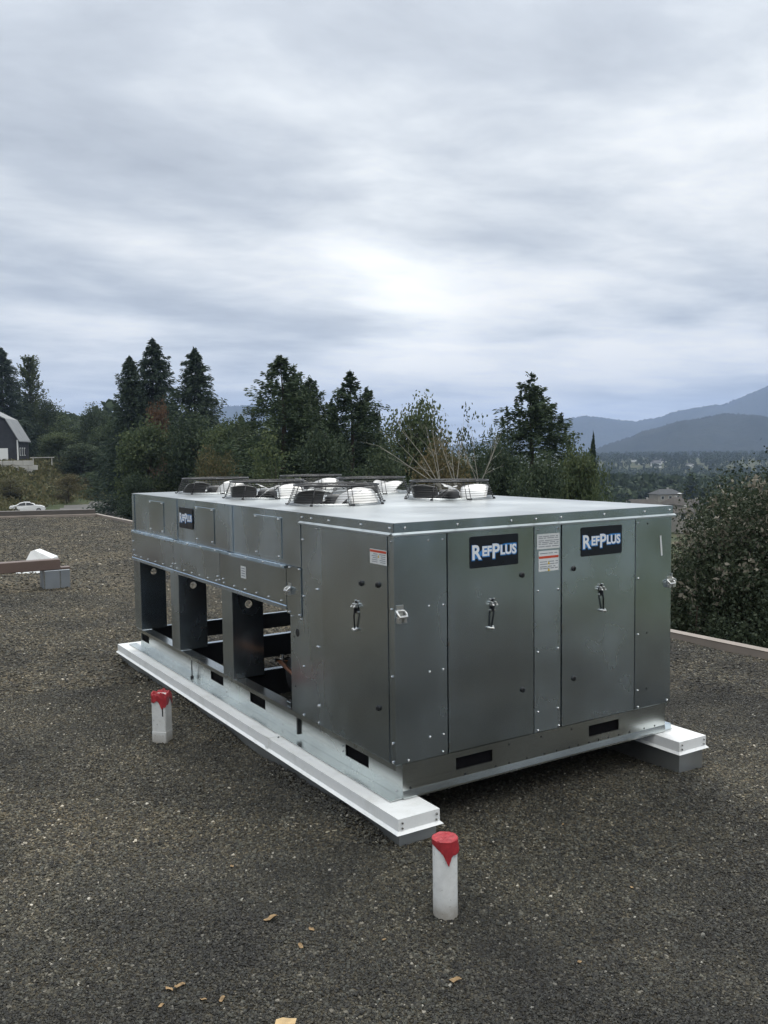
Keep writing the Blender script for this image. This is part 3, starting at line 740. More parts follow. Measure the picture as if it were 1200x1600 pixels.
# turned-down edges
xa, xb, ya, yc = -OV-.002, W+OV+.002, -.006, LEN+.004
mb.add([(xa, ya, ZD), (xb, ya, ZD), (xb, ya, 1.298), (xa, ya, 1.298)], [(3, 2, 1, 0)])
mb.add([(xa, ya, ZD), (xa, ya, 1.298), (xa, .862, 1.298), (xa, .862, ZD)], [(3, 2, 1, 0)])
mb.add([(xa, .862, ZD), (xa, .862, 1.3385), (xa, yc, 1.3385), (xa, yc, ZD)], [(3, 2, 1, 0)])
mb.add([(xb, ya, ZD), (xb, ya, 1.298), (xb, yc, 1.298), (xb, yc, ZD)], [(0, 1, 2, 3)])
mb.add([(xa, yc, ZD), (xb, yc, ZD), (xb, yc, 1.30), (xa, yc, 1.30)], [(0, 1, 2, 3)])
deck = P('deck', mb, 'galv_top')
tf = MB().box(xa-.0025, xb+.0025, ya-.003, ya-.0003, 1.299, 1.3405).box(xa-.003, xa-.0003, ya-.003, .862, 1.299, 1.3405).box(xb+.0003, xb+.003, ya-.003, .95, 1.299, 1.3405)
fas = P('top_fascia', tf, 'galv')
s_ = MB()
for xx in (.02, .30, .61, .92, .76, 1.21, 1.50, 1.69): scr_f(s_, xx, 1.319, -.0095)
for yy in (.02, .26, .56, .74, .84): scr_l(s_, yy, 1.319, -OV-.0055)
sub('screws', s_, 'zinc', fas, kind='stuff')
de = MB().prism([(ya-.003, 1.300), (ya-.016, 1.292), (ya-.016, 1.285), (ya-.010, 1.285), (ya+.01, 1.293)], 'x', xa-.014, xb+.014)
P('drip_edge', de, 'galv_top')
de = MB().prism([(xa-.003, 1.300), (xa-.016, 1.292), (xa-.016, 1.285), (xa-.010, 1.285), (xa+.01, 1.293)], 'y', ya+.012, .862)
P('drip_edge', de, 'galv_top')
# posts: outer flange and wide web with a round cut-out
def post(y0, y1, x0, xw, outer):
    s = 1 if outer < 0 else -1
    mb = MB().box(min(x0, x0+s*.004), max(x0, x0+s*.004), y0, y1, ZB, .822)
    # web in the plane y = y0 with a hole
    hx, hz, hr = x0+s*.105, .735, .024
    xs = sorted((x0+s*.0045, xw)); zz = (ZB, .822)
    an = sorted([-math.pi+2*math.pi*k/20 for k in range(20)] + [math.atan2(b_-hz, a-hx) for a in xs for b_ in zz])
    for yy, fl in ((y0, 1), (y0+.003, -1)):
        inn, out = [], []
        for a in an:
            ca, sa = math.cos(a), math.sin(a); t = 1e9
            for n_, dd in ((xs[1]-hx, ca), (xs[0]-hx, ca), (zz[1]-hz, sa), (zz[0]-hz, sa)):
                if abs(dd) > 1e-9 and n_/dd > 0: t = min(t, n_/dd)
            inn.append((hx+hr*ca, yy, hz+hr*sa)); out.append((hx+t*ca, yy, hz+t*sa))
        n = len(an); mb.add(inn+out, [((k, k+n, (k+1) % n+n, (k+1) % n) if fl > 0 else (k, (k+1) % n, (k+1) % n+n, k+n)) for k in range(n)])
    mb.box(xw-.003, xw, y0+.004, y0+.03, ZB, .822)
    return mb
for (a, b_) in ((1.785, 1.949), (2.730, 2.896), (3.600, 3.765)):
    pm = P('post', post(a, b_, -OV, .165, -1), 'galv')
    s_ = MB()
    for xx, zz in ((.04, .70), (.13, .705), (.04, .42), (.125, .43), (.08, .57)): s_.tube([(xx, a+.0005, zz), (xx, a-.004, zz)], .006, 6)
    sub('screws', s_, 'zinc', pm, kind='stuff')
    P('post', post(a, b_, W+OV, W-.165, 1), 'galv')
# base frame
def rail_left(x, out):
    s = -1 if out < 0 else 1
    slots = [(.284, .500), (1.417, 1.629), (2.043, 2.255), (3.540, 3.735)]
    mb = MB()
    def pl(y0, y1, z0, z1): mb.box(min(x, x-s*.004), max(x, x-s*.004), y0, y1, z0, z1)
    pl(0.004, LEN, .134, .186); pl(0.004, LEN, .247, .286)
    yy = 0.004
    for a, b_ in slots: pl(yy, a, .1865, .2465); yy = b_
    pl(yy, LEN, .1865, .2465)
    # top flange with down-turned lip, foot flange
    mb.prism([(x-s*.045, .2865), (x+s*.030, .2865), (x+s*.030, .262), (x+s*.0275, .262), (x+s*.0275, .284), (x-s*.045, .284)], 'y', .01 if s > 0 else .012, LEN)
    mb.prism([(x+s*.0008, .134), (x+s*.062, .134), (x+s*.062, .1370), (x+s*.0008, .1372)], 'y', .004, LEN+.12)
    r = P('base_rail', mb, 'galv_bright')
    for a, b_ in slots:
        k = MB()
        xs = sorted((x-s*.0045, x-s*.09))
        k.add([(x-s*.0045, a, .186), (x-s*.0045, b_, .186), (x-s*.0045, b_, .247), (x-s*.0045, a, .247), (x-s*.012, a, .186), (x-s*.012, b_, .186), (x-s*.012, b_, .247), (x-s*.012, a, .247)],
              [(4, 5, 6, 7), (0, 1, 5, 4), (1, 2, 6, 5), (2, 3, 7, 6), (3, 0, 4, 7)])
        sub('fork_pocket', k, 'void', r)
    return r
rl = rail_left(0.0, -1)
s_ = MB()
for yy, zz in ((.05, .155), (.52, .20), (.52, .225), (1.2, .158), (2.0, .158), (3.0, .158), (.03, .30)): scr_l(s_, yy, zz, -.0005, .005)
sub('screws', s_, 'zinc', rl, kind='stuff')
sub('threaded_rod', MB().tube([(-.024, 2.54, .137), (-.024, 2.54, .266)], .004, 6).tube([(-.024, 2.54, .137), (-.024, 2.54, .150)], .012, 6), 'dark_metal', rl)
rail_left(W, 1)
mb = MB()
slots = [(.289, .500), (1.118, 1.331)]
mb.box(0, W, 0, .004, .152, .204).box(0, W, 0, .004, .260, .2875)
xx = 0
for a, b_ in slots: mb.box(xx, a, 0, .004, .2045, .2595); xx = b_
mb.box(xx, W, 0, .004, .2045, .2595)
mb.prism([(.002, .168), (-.0006, .168), (-.0055, .140), (-.0055, .132), (.004, .132)], 'x', .001, W-.001)
fr = P('base_rail', mb, 'galv_bright')
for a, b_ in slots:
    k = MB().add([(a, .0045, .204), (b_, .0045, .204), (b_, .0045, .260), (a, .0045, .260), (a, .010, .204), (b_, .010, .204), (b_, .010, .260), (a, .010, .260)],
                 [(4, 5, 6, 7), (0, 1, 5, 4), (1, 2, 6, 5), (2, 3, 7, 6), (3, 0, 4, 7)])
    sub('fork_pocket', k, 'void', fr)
hm = MB()
for x in (.04, .34, .52, .60, .71, .82, .90, .985, 1.045, 1.12, 1.185, 1.255, 1.33, 1.41, 1.52, 1.60): hm.tube([(x, .0005, .176), (x, -.0006, .176)], .0052, 8)
for x in (.60, .80, 1.0): hm.tube([(x, .0005, .265), (x, -.0006, .265)], .0045, 8)
sub('rail_holes', hm, 'black', fr, kind='stuff')
P('foot_clip', MB().box(W+.002, W+.055, .005, .05, .131, .165), 'galv')
er = P('end_rail', MB().box(.004, W-.005, LEN-.02, LEN-.004, .15, .275), 'dark_metal'); sub('top_flange', MB().box(.004, W-.005, LEN-.05, LEN-.021, .276, .282), 'galv', er)  # end rail and cross members: shade and dark reflections painted as near-black webs
for y in (1.10, 1.83, 2.78): 
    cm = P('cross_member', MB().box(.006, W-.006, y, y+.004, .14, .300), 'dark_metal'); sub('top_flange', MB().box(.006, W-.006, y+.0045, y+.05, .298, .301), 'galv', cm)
P('side_member', MB().box(1.25, 1.254, 1.85, 2.77, .15, .2975).box(1.255, 1.30, 1.85, 2.77, .298, .3005), 'galv')
P('receiver', MB().tube([(.18, 1.42, .36), (.22, 1.42, .36), (1.30, 1.42, .36), (1.34, 1.42, .36)], [.10, .125, .125, .10], 20), 'black', True)
P('control_tray', MB().box(.10, 1.5, 1.115, 1.125, .30, .47), 'black')
cpp = [(.62, 1.72, .80), (.60, 1.66, .50), (.50, 1.60, .44), (.36, 1.62, .41), (.22, 1.60, .40), (.14, 1.52, .43), (.10, 1.2, .40), (.10, 1.05, .40)]
P('pipe', MB().tube(cpp, .012, 8), 'copper', True)
P('valve', MB().tube([(.15, 1.50, .41), (.15, 1.50, .47)], [.016, .012], 8).tube([(.10, 1.50, .44), (.20, 1.50, .44)], .009, 8), 'zinc')
P('cable', MB().tube([(1.1, 1.02, .7), (1.0, 1.3, .5), (.8, 1.55, .42), (.72, 1.8, .5), (.7, 1.9, .83)], .007, 7), 'black', True)
P('pipe', MB().tube([(.42, 1.3, .36), (.36, 1.62, .41), (.33, 1.72, .50), (.36, 1.76, .56)], .009, 8), 'copper', True)
# stickers on the front and on the side door
def stickerF(x0, x1, z0, z1, y, red=None):
    s = P('sticker', MB().box(x0, x1, y-.0012, y, z0, z1), 'paper')
    g = MB(); n = 5
    zz = z1-.012
    while zz > z0+.008:
        if not (red and red[0]-.006 < zz < red[1]+.006):
            a = x0+.008
            while a < x1-.02:
                b_ = min(x1-.006, a+random.uniform(.012, .05)); g.box(a, b_, y-.0017, y-.0013, zz-.0018, zz+.0018); a = b_+random.uniform(.004, .012)
        zz -= random.uniform(.008, .012)
    sub('print', g, 'print_grey', s, kind='stuff')
    if red:
        sub('red_bar', MB().box(x0+.002, x1-.002, y-.0018, y-.0013, *red), 'print_red', s)
        wt = MB(); xm_ = (x0+x1)/2
        for zc_ in (red[0]-.022, red[0]-.055):
            wt.add([(xm_-.008, y-.002, zc_-.007), (xm_+.008, y-.002, zc_-.007), (xm_, y-.002, zc_+.008)], [(0, 1, 2)])
        sub('warning_triangle', wt, 'print_yellow', s)
stickerF(.771, .914, 1.173, 1.245, -.0045)
stickerF(.780, .908, 1.066, 1.164, -.0045, (1.128, 1.139))
xl = -OV-.004
s = P('sticker', MB().box(xl-.0018, xl-.0005, .045, .183, 1.155, 1.219), 'paper')
sub('red_bar', MB().box(xl-.0024, xl-.0019, .047, .181, 1.206, 1.216), 'print_red', s)
g = MB()
for k in range(5):
    for c in range(2): g.box(xl-.0023, xl-.0019, .055+c*.065, .055+c*.065+random.uniform(.03, .05), 1.163+k*.0085, 1.166+k*.0085)
sub('print', g, 'print_grey', s, kind='stuff')
sub('warning_triangle', MB().add([(xl-.0025, .118, 1.184), (xl-.0025, .104, 1.184), (xl-.0025, .111, 1.198)], [(0, 1, 2)]), 'print_yellow', s)
# brand plates
def text_mesh(body, size, bold, shear=0.0):
    cu = bpy.data.curves.new('t', 'FONT'); cu.body = body; cu.size = size; cu.offset = bold; cu.extrude = 0.0004; cu.shear = shear; cu.resolution_u = 3
    o = bpy.data.objects.new('t', cu); COL.objects.link(o)
    dg = bpy.context.evaluated_depsgraph_get(); dg.update()
    me = bpy.data.meshes.new_from_object(o.evaluated_get(dg))
    v = np.array([q.co[:] for q in me.vertices]); f = [tuple(p.vertices) for p in me.polygons]
    bpy.data.objects.remove(o); bpy.data.curves.remove(cu); bpy.data.meshes.remove(me)
    return v, f
def lettering(w_, bold_extra, y):
    mb = MB(); x = 0; pieces = []
    for body, size, dz in (('R', .092, -.004), ('EF', .060, .0095), ('P', .092, -.004), ('LUS', .060, .0095)):
        v, f = text_mesh(body, size, .0022 + bold_extra)
        v = v.copy(); v[:, 0] *= .86; x0 = v[:, 0].min(); x1 = v[:, 0].max()
        v[:, 0] += x - x0 + (bold_extra if True else 0)*0
        pieces.append((v, f, dz)); x += (x1-x0) - 2*bold_extra*.86 + .0035
    tot = x-.0035
    for v, f, dz in pieces:
        mb.add([(q[0]-tot/2, y-q[2], q[1]+dz) for q in v], f)
    return mb, tot
def rounded(w_, h_, r, y0, y1):
    pts = []
    for cx_, cz_, a0 in ((w_/2-r, h_/2-r, 0), (-w_/2+r, h_/2-r, 90), (-w_/2+r, -h_/2+r, 180), (w_/2-r, -h_/2+r, 270)):
        for k in range(5): a = math.radians(a0+k*22.5); pts.append((cx_+r*math.cos(a), cz_+r*math.sin(a)))
    return MB().prism(pts, 'y', y0, y1)
PM = rounded(.284, .144, .008, -.002, 0).mesh('nameplate', 'plate')
lt, tot = lettering(.25, 0, -.0034); kx = .258/tot
lt.v = [(a*kx, b_, c-.028) for a, b_, c in lt.v]
LM = lt.mesh('lettering', 'letter')
lb, tb = lettering(.25, .0028, -.0026); lb.v = [(a*kx-.002, b_, c-.030) for a, b_, c in lb.v]
lb.add([(-.136, -.0027, -.034), (-.110, -.0027, -.030), (.06, -.0027, .030), (.128, -.0027, .030), (.134, -.0027, .024), (-.06, -.0027, .018)], [(0, 1, 2, 5), (2, 3, 4, 5)])
BM = lb.mesh('letter_shadow', 'blue')
for loc, rz in (((.510, -.0068, 1.187), 0), ((1.194, -.0068, 1.190), 0), ((-OV+.0005, 2.540, 1.217), -math.pi/2)):
    pl_ = link('nameplate', PM, U, tuple(np.array(loc)+np.array(UO)), rz)
    link('letter_shadow', BM, pl_); link('lettering', LM, pl_)
    if rz: pl_.scale = (.9, 1, .95); pl_.location.x -= .003
# six fans: opening ring, motor, blades, wire guard
vent = MB().lathe([(RH+.022, .0015), (RH+.012, .012), (RH, .010), (RH-.004, -.02), (RH-.004, -.20)], 40)
vent_me = vent.mesh('fan', 'galv_top', True)
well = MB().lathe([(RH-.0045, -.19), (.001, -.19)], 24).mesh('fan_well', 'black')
g = MB()
for k in range(8):
    t = k/7; R_ = .284-.034*t; g.ring((0, 0, .010+.098*t), R_, .0011, 44, 4)
for k in range(1, 4): g.ring((0, 0, .111), .250*k/4, .0011, 36, 4)
g.ring((0, 0, .111), .250, .0052, 44, 6)
for k in range(4):
    a0 = math.pi/4*0 + k*math.pi/2 + .35
    for da in (-.05, .05):
        a = a0+da
        g.tube([(.300*math.cos(a), .300*math.sin(a), .004), (.288*math.cos(a), .288*math.sin(a), .012), (.250*math.cos(a), .250*math.sin(a), .111), (.05*math.cos(a), .05*math.sin(a), .112)], .0024, 5)
    g.tube([(.300*math.cos(a0-.05), .300*math.sin(a0-.05), .006), (.306*math.cos(a0), .306*math.sin(a0), .008), (.300*math.cos(a0+.05), .300*math.sin(a0+.05), .006)], .0045, 6)
    a1 = a0+math.pi/4
    g.tube([(.292*math.cos(a1), .292*math.sin(a1), .010), (.250*math.cos(a1), .250*math.sin(a1), .111)], .003, 5)
    g.tube([(.300*math.cos(a1), .300*math.sin(a1), .0), (.300*math.cos(a1), .300*math.sin(a1), .012)], [.010, .006], 8)
guard_me = g.mesh('fan_guard', 'wire', True)
mo = MB().lathe([(.001, .055), (.05, .052), (.066, .035), (.068, -.12), (.001, -.12)], 20)
for k in range(3):
    a = 2*math.pi*k/3+.4; mo.tube([(.04*math.cos(a), .04*math.sin(a), .02), (.25*math.cos(a), .25*math.sin(a), -.06)], .007, 6)
motor_me = mo.mesh('motor', 'motor', True)
def blade_mesh():
    V = []; F = []; nu, nv_ = 9, 9
    for i in range(nu):
        u = i/(nu-1); r = .075 + .172*u
        chord = .120 + .085*math.sin(min(1, u*1.15)*math.pi*.55)
        pitch = math.radians(44 - 12*u)
        for j in range(nv_):
            v = j/(nv_-1)-.5
            c = chord*v
            # round the outer corners
            rr = r - .05*max(0, abs(v)*2-.55)**2*u*2.0
            camber = .020*(1-4*v*v)
            yy = c*math.cos(pitch) - camber*math.sin(pitch)*.4; zz = c*math.sin(pitch) + camber
            V.append((rr, yy, zz+.028))
    for i in range(nu-1):
        for j in range(nv_-1): F.append((i*nv_+j, (i+1)*nv_+j, (i+1)*nv_+j+1, i*nv_+j+1))
    n = len(V); V += [(a, b_, c-.0025) for a, b_, c in V]; F += [tuple(q+n for q in f[::-1]) for f in F]
    edge = [i*nv_ for i in range(nu)] + [(nu-1)*nv_+j for j in range(1, nv_)] + [i*nv_+nv_-1 for i in range(nu-2, -1, -1)] + [j for j in range(nv_-2, 0, -1)]
    for a, b_ in zip(edge, edge[1:]+edge[:1]): F.append((a, a+n, b_+n, b_))
    return MB().add(V, F).mesh('blade', 'blade', True)
bl_me = blade_mesh()
spin = [0.35, 0.1, 0.6, -0.25, 0.9, 0.3]
for i, (fx, fy) in enumerate(FANS):
    f_ = link('fan', vent_me, U, (fx+UO[0], fy+UO[1], ZD+UO[2]))
    link('fan_well', well, f_); link('motor', motor_me, f_, (0, 0, 0), .3*i)
    for k in range(4): link('blade', bl_me, f_, (0, 0, 0), spin[i]-.55+k*math.pi/2)
    link('fan_guard', guard_me, f_, (0, 0, 0), -0.56)

# ------------------------------------------------------------------ pipe stubs with red tape
def wrap_flap(r, ztop, drops, seg, th=.0022):
    # tape skin hugging the pipe: drops = list of (angle, length), angles rising
    V = []; F = []
    A_ = [d[0] for d in drops]; D_ = [d[1] for d in drops]
    an = np.linspace(A_[0], A_[-1], seg)
    for k, a in enumerate(an):
        L_ = float(np.interp(a, A_, D_))
        for j in range(5):
            t = j/4; rr = r+th+.004*t*(1 if k % 2 else .5)*(L_ > .03)
            V.append((rr*math.cos(a), rr*math.sin(a), ztop-L_*t))
    n = 5
    for k in range(seg-1):
        for j in range(4): F.append((k*n+j, k*n+j+1, (k+1)*n+j+1, (k+1)*n+j))
    m_ = len(V); V += [((rr:=math.hypot(x, y)), x*(rr-.0015)/rr, y*(rr-.0015)/rr, z)[1:] for x, y, z in V]; F += [tuple(q+m_ for q in f[::-1]) for f in F]
    return MB().add(V, F)
px_, py_ = -.266, -.676; pz = zroof(px_, py_)
hp = .272
e = empty('pipe_stub', (px_, py_, pz), 0, 'round white plastic pipe stub capped with red tape near the curb end', 'pipe', 'taped pipe stubs on the gravel roof')
obj('pipe_wall', MB().lathe([(.044, -.03), (.044, hp-.004), (.042, hp), (.036, hp), (.036, .1)], 32), 'pvc', e, smooth=True)
cap = MB().lathe([(.001, hp+.0015), (.018, hp+.0035), (.032, hp+.002), (.0445, hp+.0035), (.0468, hp+.001), (.0466, hp-.010), (.0448, hp-.012)], 32)
cap.v = [(x_*(1+.012*math.sin(7*math.atan2(y_, x_))), y_, z_+.0012*math.sin(9*x_*100)) for x_, y_, z_ in cap.v]
tp = obj('tape_cap', cap, 'red', e)
ca = math.atan2(EYE[1]-py_, EYE[0]-px_)     # towards the viewer's side of the roof
fl = wrap_flap(.0445, hp-.006, [(ca-1.5, .010), (ca-.9, .012), (ca-.45, .024), (ca-.12, .036), (ca+.28, .080), (ca+.48, .048), (ca+.60, .040), (ca+.85, .042), (ca+1.5, .036)][::1], 46)
obj('tape_flap', fl, 'red', tp)
px_, py_ = -.490, 1.760; pz = zroof(px_, py_); hs = .268
e = empty('pipe_stub', (px_, py_, pz), 0, 'square white plastic stub with crumpled red tape beside the long curb', 'pipe', 'taped pipe stubs on the gravel roof')
e.rotation_euler = (0, 0, math.radians(-135.3+90)); h_ = .0425
sq = MB().box(-h_, h_, -h_, h_, -.03, hs, .005)
b1_ = obj('pipe_wall', sq, 'pvc', e)
obj('collar', MB().box(-h_-.0015, h_+.0015, -h_-.0015, h_+.0015, -.03, .062, .005), 'pvc', e)
rngp = np.random.default_rng(8)
V = []; F = []; seg = 40
prof = [(.62, hs-.004), (.85, hs+.010), (1.05, hs+.012), (1.14, hs-.004), (1.12, hs-.025), (1.13, hs-.05)]
for k in range(seg):
    a = 2*math.pi*k/seg; sqr = h_/max(abs(math.cos(a)), abs(math.sin(a)))
    sqr = min(sqr, h_*1.25)
    hang = .018*math.sin(3*a+1.2)+.010*math.sin(7*a)+rngp.normal(0, .003)
    for j, (f_, z_) in enumerate(prof):
        V.append((sqr*f_*(1+.03*math.sin(5*a+j))*math.cos(a), sqr*f_*(1+.03*math.sin(5*a+j))*math.sin(a), z_+rngp.normal(0, .003)+(hang*(j-2)/3 if j > 2 else .006*math.sin(4*a+.5))))
n = len(prof)
for k in range(seg):
    for j in range(n-1): F.append((k*n+j, ((k+1) % seg)*n+j, ((k+1) % seg)*n+j+1, k*n+j+1))
V.append((0, 0, hs-.02)); F += [(len(V)-1, ((k+1) % seg)*n, k*n) for k in range(seg)]
obj('crumpled_tape', MB().add(V, F), 'red', e)
obj('drip_mark', MB().box(h_*.55, h_*.72, -h_-.0012, -h_-.0003, .150, .205), 'black', e)

# ------------------------------------------------------------------ brown sleeper, its block and the white hood on the far gravel
zb_ = zroof(.3, 8.45)
e = empty('support_beam', (-1.5, 8.42, zb_+.22), 0, 'long brown capped beam carried on a grey block beyond the unit', 'beam')
mb = MB().box(-3.6, 1.90, -.07, .07, 0.006, .135, .006); obj('beam_cap', mb, 'brown', e)
mb = MB().box(1.903, 2.02, -.065, .065, .004, .03, .003); obj('end_plate', mb, 'brown', e)
e = empty('support_block', (.35, 8.45, zb_-.02), 0, 'grey metal-clad support block under the uncovered end of the brown beam', 'block')
obj('block_body', MB().box(-.155, .155, -.13, .13, 0, .243, .004), 'galv_block', e)
for xx in (-.157, .03): obj('corner_strip', MB().box(xx, xx+.012, -.134, -.1305, 0.005, .235), 'galv_bright', e)
p = at(60, 885, 13.0); e = empty('support_block', (-3.2, 8.45, zroof(-3.2, 0)-.02), 0, 'grey metal-clad support block under the hidden end of the brown beam', 'block')
obj('block_body', MB().box(-.155, .155, -.13, .13, 0, .310, .004), 'galv_block', e)
d = ray(62, 893); t = (zroof(.6, 0)-EYE[2])/d[2]; p = EYE+d*t
e = empty('vent_hood', (float(p[0]), float(p[1]), zroof(p[0], 0)), -.5, 'white sheet-metal vent hood peaked behind the brown beam', 'vent')
mb = MB().add([(-.22, -.20, 0), (.24, -.20, 0), (.24, .20, 0), (-.22, .20, 0), (-.08, -.11, .30), (-.02, -.11, .315), (.22, -.14, .20), (.22, .14, .20), (-.02, .11, .315), (-.08, .11, .30)],
              [(0, 1, 6, 5, 4), (2, 3, 9, 8, 7), (1, 2, 7, 6), (3, 0, 4, 9), (4, 5, 8, 9), (5, 6, 7, 8)])
obj('hood', mb, 'white_cap', e)
obj('hood_flange', MB().box(-.28, .30, -.26, .26, -.02, .012), 'white_cap', e)

# fallen leaves and scraps on the gravel
def leaf_mesh(seed, w_, l_):
    r_ = random.Random(seed); n = 10; V = [(0, 0, .004)]
    for k in range(n):
        a = 2*math.pi*k/n; q = 1+.12*r_.uniform(-1, 1)+.25*abs(math.cos(a))**6
        V.append((l_*math.cos(a)*q, w_*math.sin(a)*q, .003+.006*abs(math.sin(a*1.5+seed))))
    F = [(0, 1+k, 1+(k+1) % n) for k in range(n)]
    m_ = len(V); V += [(a, b_, c-.0008) for a, b_, c in V]; F += [tuple(q+m_ for q in f[::-1]) for f in F]
    return MB().add(V, F).mesh('fallen_leaf', 'leafdry')
LFM = [leaf_mesh(k, .010, .017) for k in range(4)]
def groundpt(px, py):
    d = ray(px, py); t = -EYE[2]/d[2]
    for _ in range(4):
        p = EYE+d*t; t += (zroof(p[0], p[1])-p[2])/d[2]
    return EYE+d*t
spots = [(423, 1440, 1.3), (487, 1453, .7), (281, 1546, .9), (264, 1551, .8), (252, 1576, .6), (318, 1567, .6), (347, 1566, .7), (712, 1532, 1.0), (362, 1354, .7), (310, 1140, .7), (987, 1390, .5), (600, 1468, .5), (470, 1480, .7), (905, 1500, .55), (330, 1160, .6), (880, 1290, .45)]
for i, (px, py, s_) in enumerate(spots):
    p = groundpt(px, py)
    o = link('fallen_leaf', LFM[i % 4], None, (p[0], p[1], zg(p[0], p[1])+.004), i*1.7); o.scale = (s_,)*3
    o.rotation_euler = (random.uniform(-.25, .25), random.uniform(-.25, .25), i*1.7)
    tag(o, 'dry tan leaf lying loose on the dark gravel', 'leaf', 'fallen leaves on the gravel')
p = groundpt(446, 1597)
o = obj('scrap', MB().add([(-.03, -.014, 0), (.028, -.016, .002), (.032, .006, .004), (.012, .004, .006), (-.008, .014, .003), (-.027, .008, .002), (-.03, -.014, -.003), (.028, -.016, -.001), (.032, .006, .001), (.012, .004, .003), (-.008, .014, 0), (-.027, .008, -.001)],
        [(0, 1, 2, 3, 4, 5), (11, 10, 9, 8, 7, 6), (0, 6, 7, 1), (1, 7, 8, 2), (2, 8, 9, 3), (3, 9, 10, 4), (4, 10, 11, 5), (5, 11, 6, 0)]), 'cardboard', None, (p[0], p[1], zg(p[0], p[1])+.008))
o.rotation_euler = (0, 0, -.5)
tag(o, 'torn pale tan scrap lying on the dark gravel', 'scrap')

# ------------------------------------------------------------------ trees
def cards(rng, pos, dirs, length, width, twist=None):
    """quads centred on pos, long axis dirs, random roll"""
    n = len(pos)
    d = dirs/np.linalg.norm(dirs, axis=1, keepdims=True)
    a = rng.normal(size=(n, 3)); s = np.cross(d, a); s /= np.linalg.norm(s, axis=1, keepdims=True)
    L_ = (length*rng.uniform(.6, 1.3, n))[:, None]; W_ = (width*rng.uniform(.6, 1.3, n))[:, None]
    p0 = pos - d*L_*.5; p1 = pos + s*W_*.5 + d*L_*.05; p2 = pos + d*L_*.5; p3 = pos - s*W_*.5 + d*L_*.05
    V = np.stack([p0, p1, p2, p3], 1).reshape(-1, 3)
    return V, np.arange(4*n).reshape(-1, 4)
def conifer_crown(seed, h, r, droop, nb, per, ln, wd, gap=.25, ragged=.3, z0=.06, power=.85, leaders=0):
    rng = np.random.default_rng(seed)
    t = rng.uniform(0, 1, nb)**.9; az = rng.uniform(0, 6.283, nb)
    keep = rng.uniform(0, 1, nb) > gap*(.5+.5*np.sin(az*2+seed+t*9)); t, az = t[keep], az[keep]
    Lb = r*((1-t)**power)*(1+rng.normal(0, ragged, len(t))).clip(.35, 1.6)*(1+.18*np.sin(az*3+seed)) + .02*r
    zb = h*(z0+(1-z0)*t)
    P_, D_ = [], []
    for b_ in range(len(t)):
        n = max(3, int(per*(.25+Lb[b_]/r)))
        s = rng.uniform(.08, 1, n)**.75
        dx, dy = math.cos(az[b_]), math.sin(az[b_])
        side = rng.normal(0, .13, n)*Lb[b_]*(1.05-s)
        x = dx*s*Lb[b_] - dy*side; y = dy*s*Lb[b_] + dx*side
        z = zb[b_] - droop*Lb[b_]*s**1.6 + .18*Lb[b_]*s**4 + rng.normal(0, .05*Lb[b_]+.03, n)
        P_.append(np.stack([x, y, z], -1))
        D_.append(np.stack([dx+rng.normal(0, .45, n), dy+rng.normal(0, .45, n), -.55*droop*2+rng.normal(0, .35, n)], -1))
    for k in range(leaders):       # side tops that grow straight up beside the main one
        a = rng.uniform(0, 6.28); ro_ = r*rng.uniform(.10, .42); zt_ = h*(1.0-.75*ro_/r*rng.uniform(.75, 1.2)); hl = h*rng.uniform(.12, .2); n = 260
        tt = rng.uniform(0, 1, n); aa = rng.uniform(0, 6.28, n); rr = r*.12*(1-tt)*rng.uniform(.3, 1.1, n)
        P_.append(np.stack([ro_*math.cos(a)+rr*np.cos(aa), ro_*math.sin(a)+rr*np.sin(aa), zt_-hl+hl*1.15*tt], -1))
        D_.append(np.stack([np.cos(aa)*.6+rng.normal(0, .3, n), np.sin(aa)*.6+rng.normal(0, .3, n), rng.normal(.15, .6, n)], -1))
    nt_ = 40
    zt = rng.uniform(.86, 1.01, nt_)*h; P_.append(np.stack([rng.normal(0, .03*r, nt_), rng.normal(0, .03*r, nt_), zt], -1)); D_.append(np.stack([rng.normal(0, .4, nt_), rng.normal(0, .4, nt_), np.ones(nt_)], -1))
    return cards(rng, np.concatenate(P_), np.concatenate(D_), ln, wd)
def leafy_crown(seed, h, r, nclump, per, size, base=.15, shape=1.0, top=None, spread=.16):
    rng = np.random.default_rng(seed)
    lob = []
    for k in range(9):
        a = rng.uniform(0, 6.28); zz = rng.uniform(base+.12, .86); rr = r*rng.uniform(.15, .55)*(1.1-abs(zz-.5)*.9)
        lob.append((rr*math.cos(a), rr*math.sin(a), zz*h, r*rng.uniform(.38, .6), h*rng.uniform(.12, .22)*shape))
    lob.append((rng.normal(0, .1*r), rng.normal(0, .1*r), .84*h, r*.42, h*.16))
    P_ = []; C_ = []
    for k in range(nclump):
        l_ = lob[rng.integers(len(lob))]
        v = rng.normal(size=3); v /= np.linalg.norm(v); q = rng.uniform(.35, 1.08)
        c = np.array([l_[0]+v[0]*l_[3]*q, l_[1]+v[1]*l_[3]*q, l_[2]+v[2]*l_[4]*q])
        c[2] = max(c[2], base*h*rng.uniform(.4, 1))
        C_.append(c); P_.append(c + np.clip(rng.normal(size=(per, 3)), -1.5, 1.5)*r*spread*np.array([1, 1, .8])*rng.uniform(.5, 1.1))
    P_ = np.concatenate(P_); D_ = rng.normal(size=P_.shape)+np.array([0, 0, -.2])
    V, q = cards(rng, P_, D_, size, size*.62)
    return V, q, C_
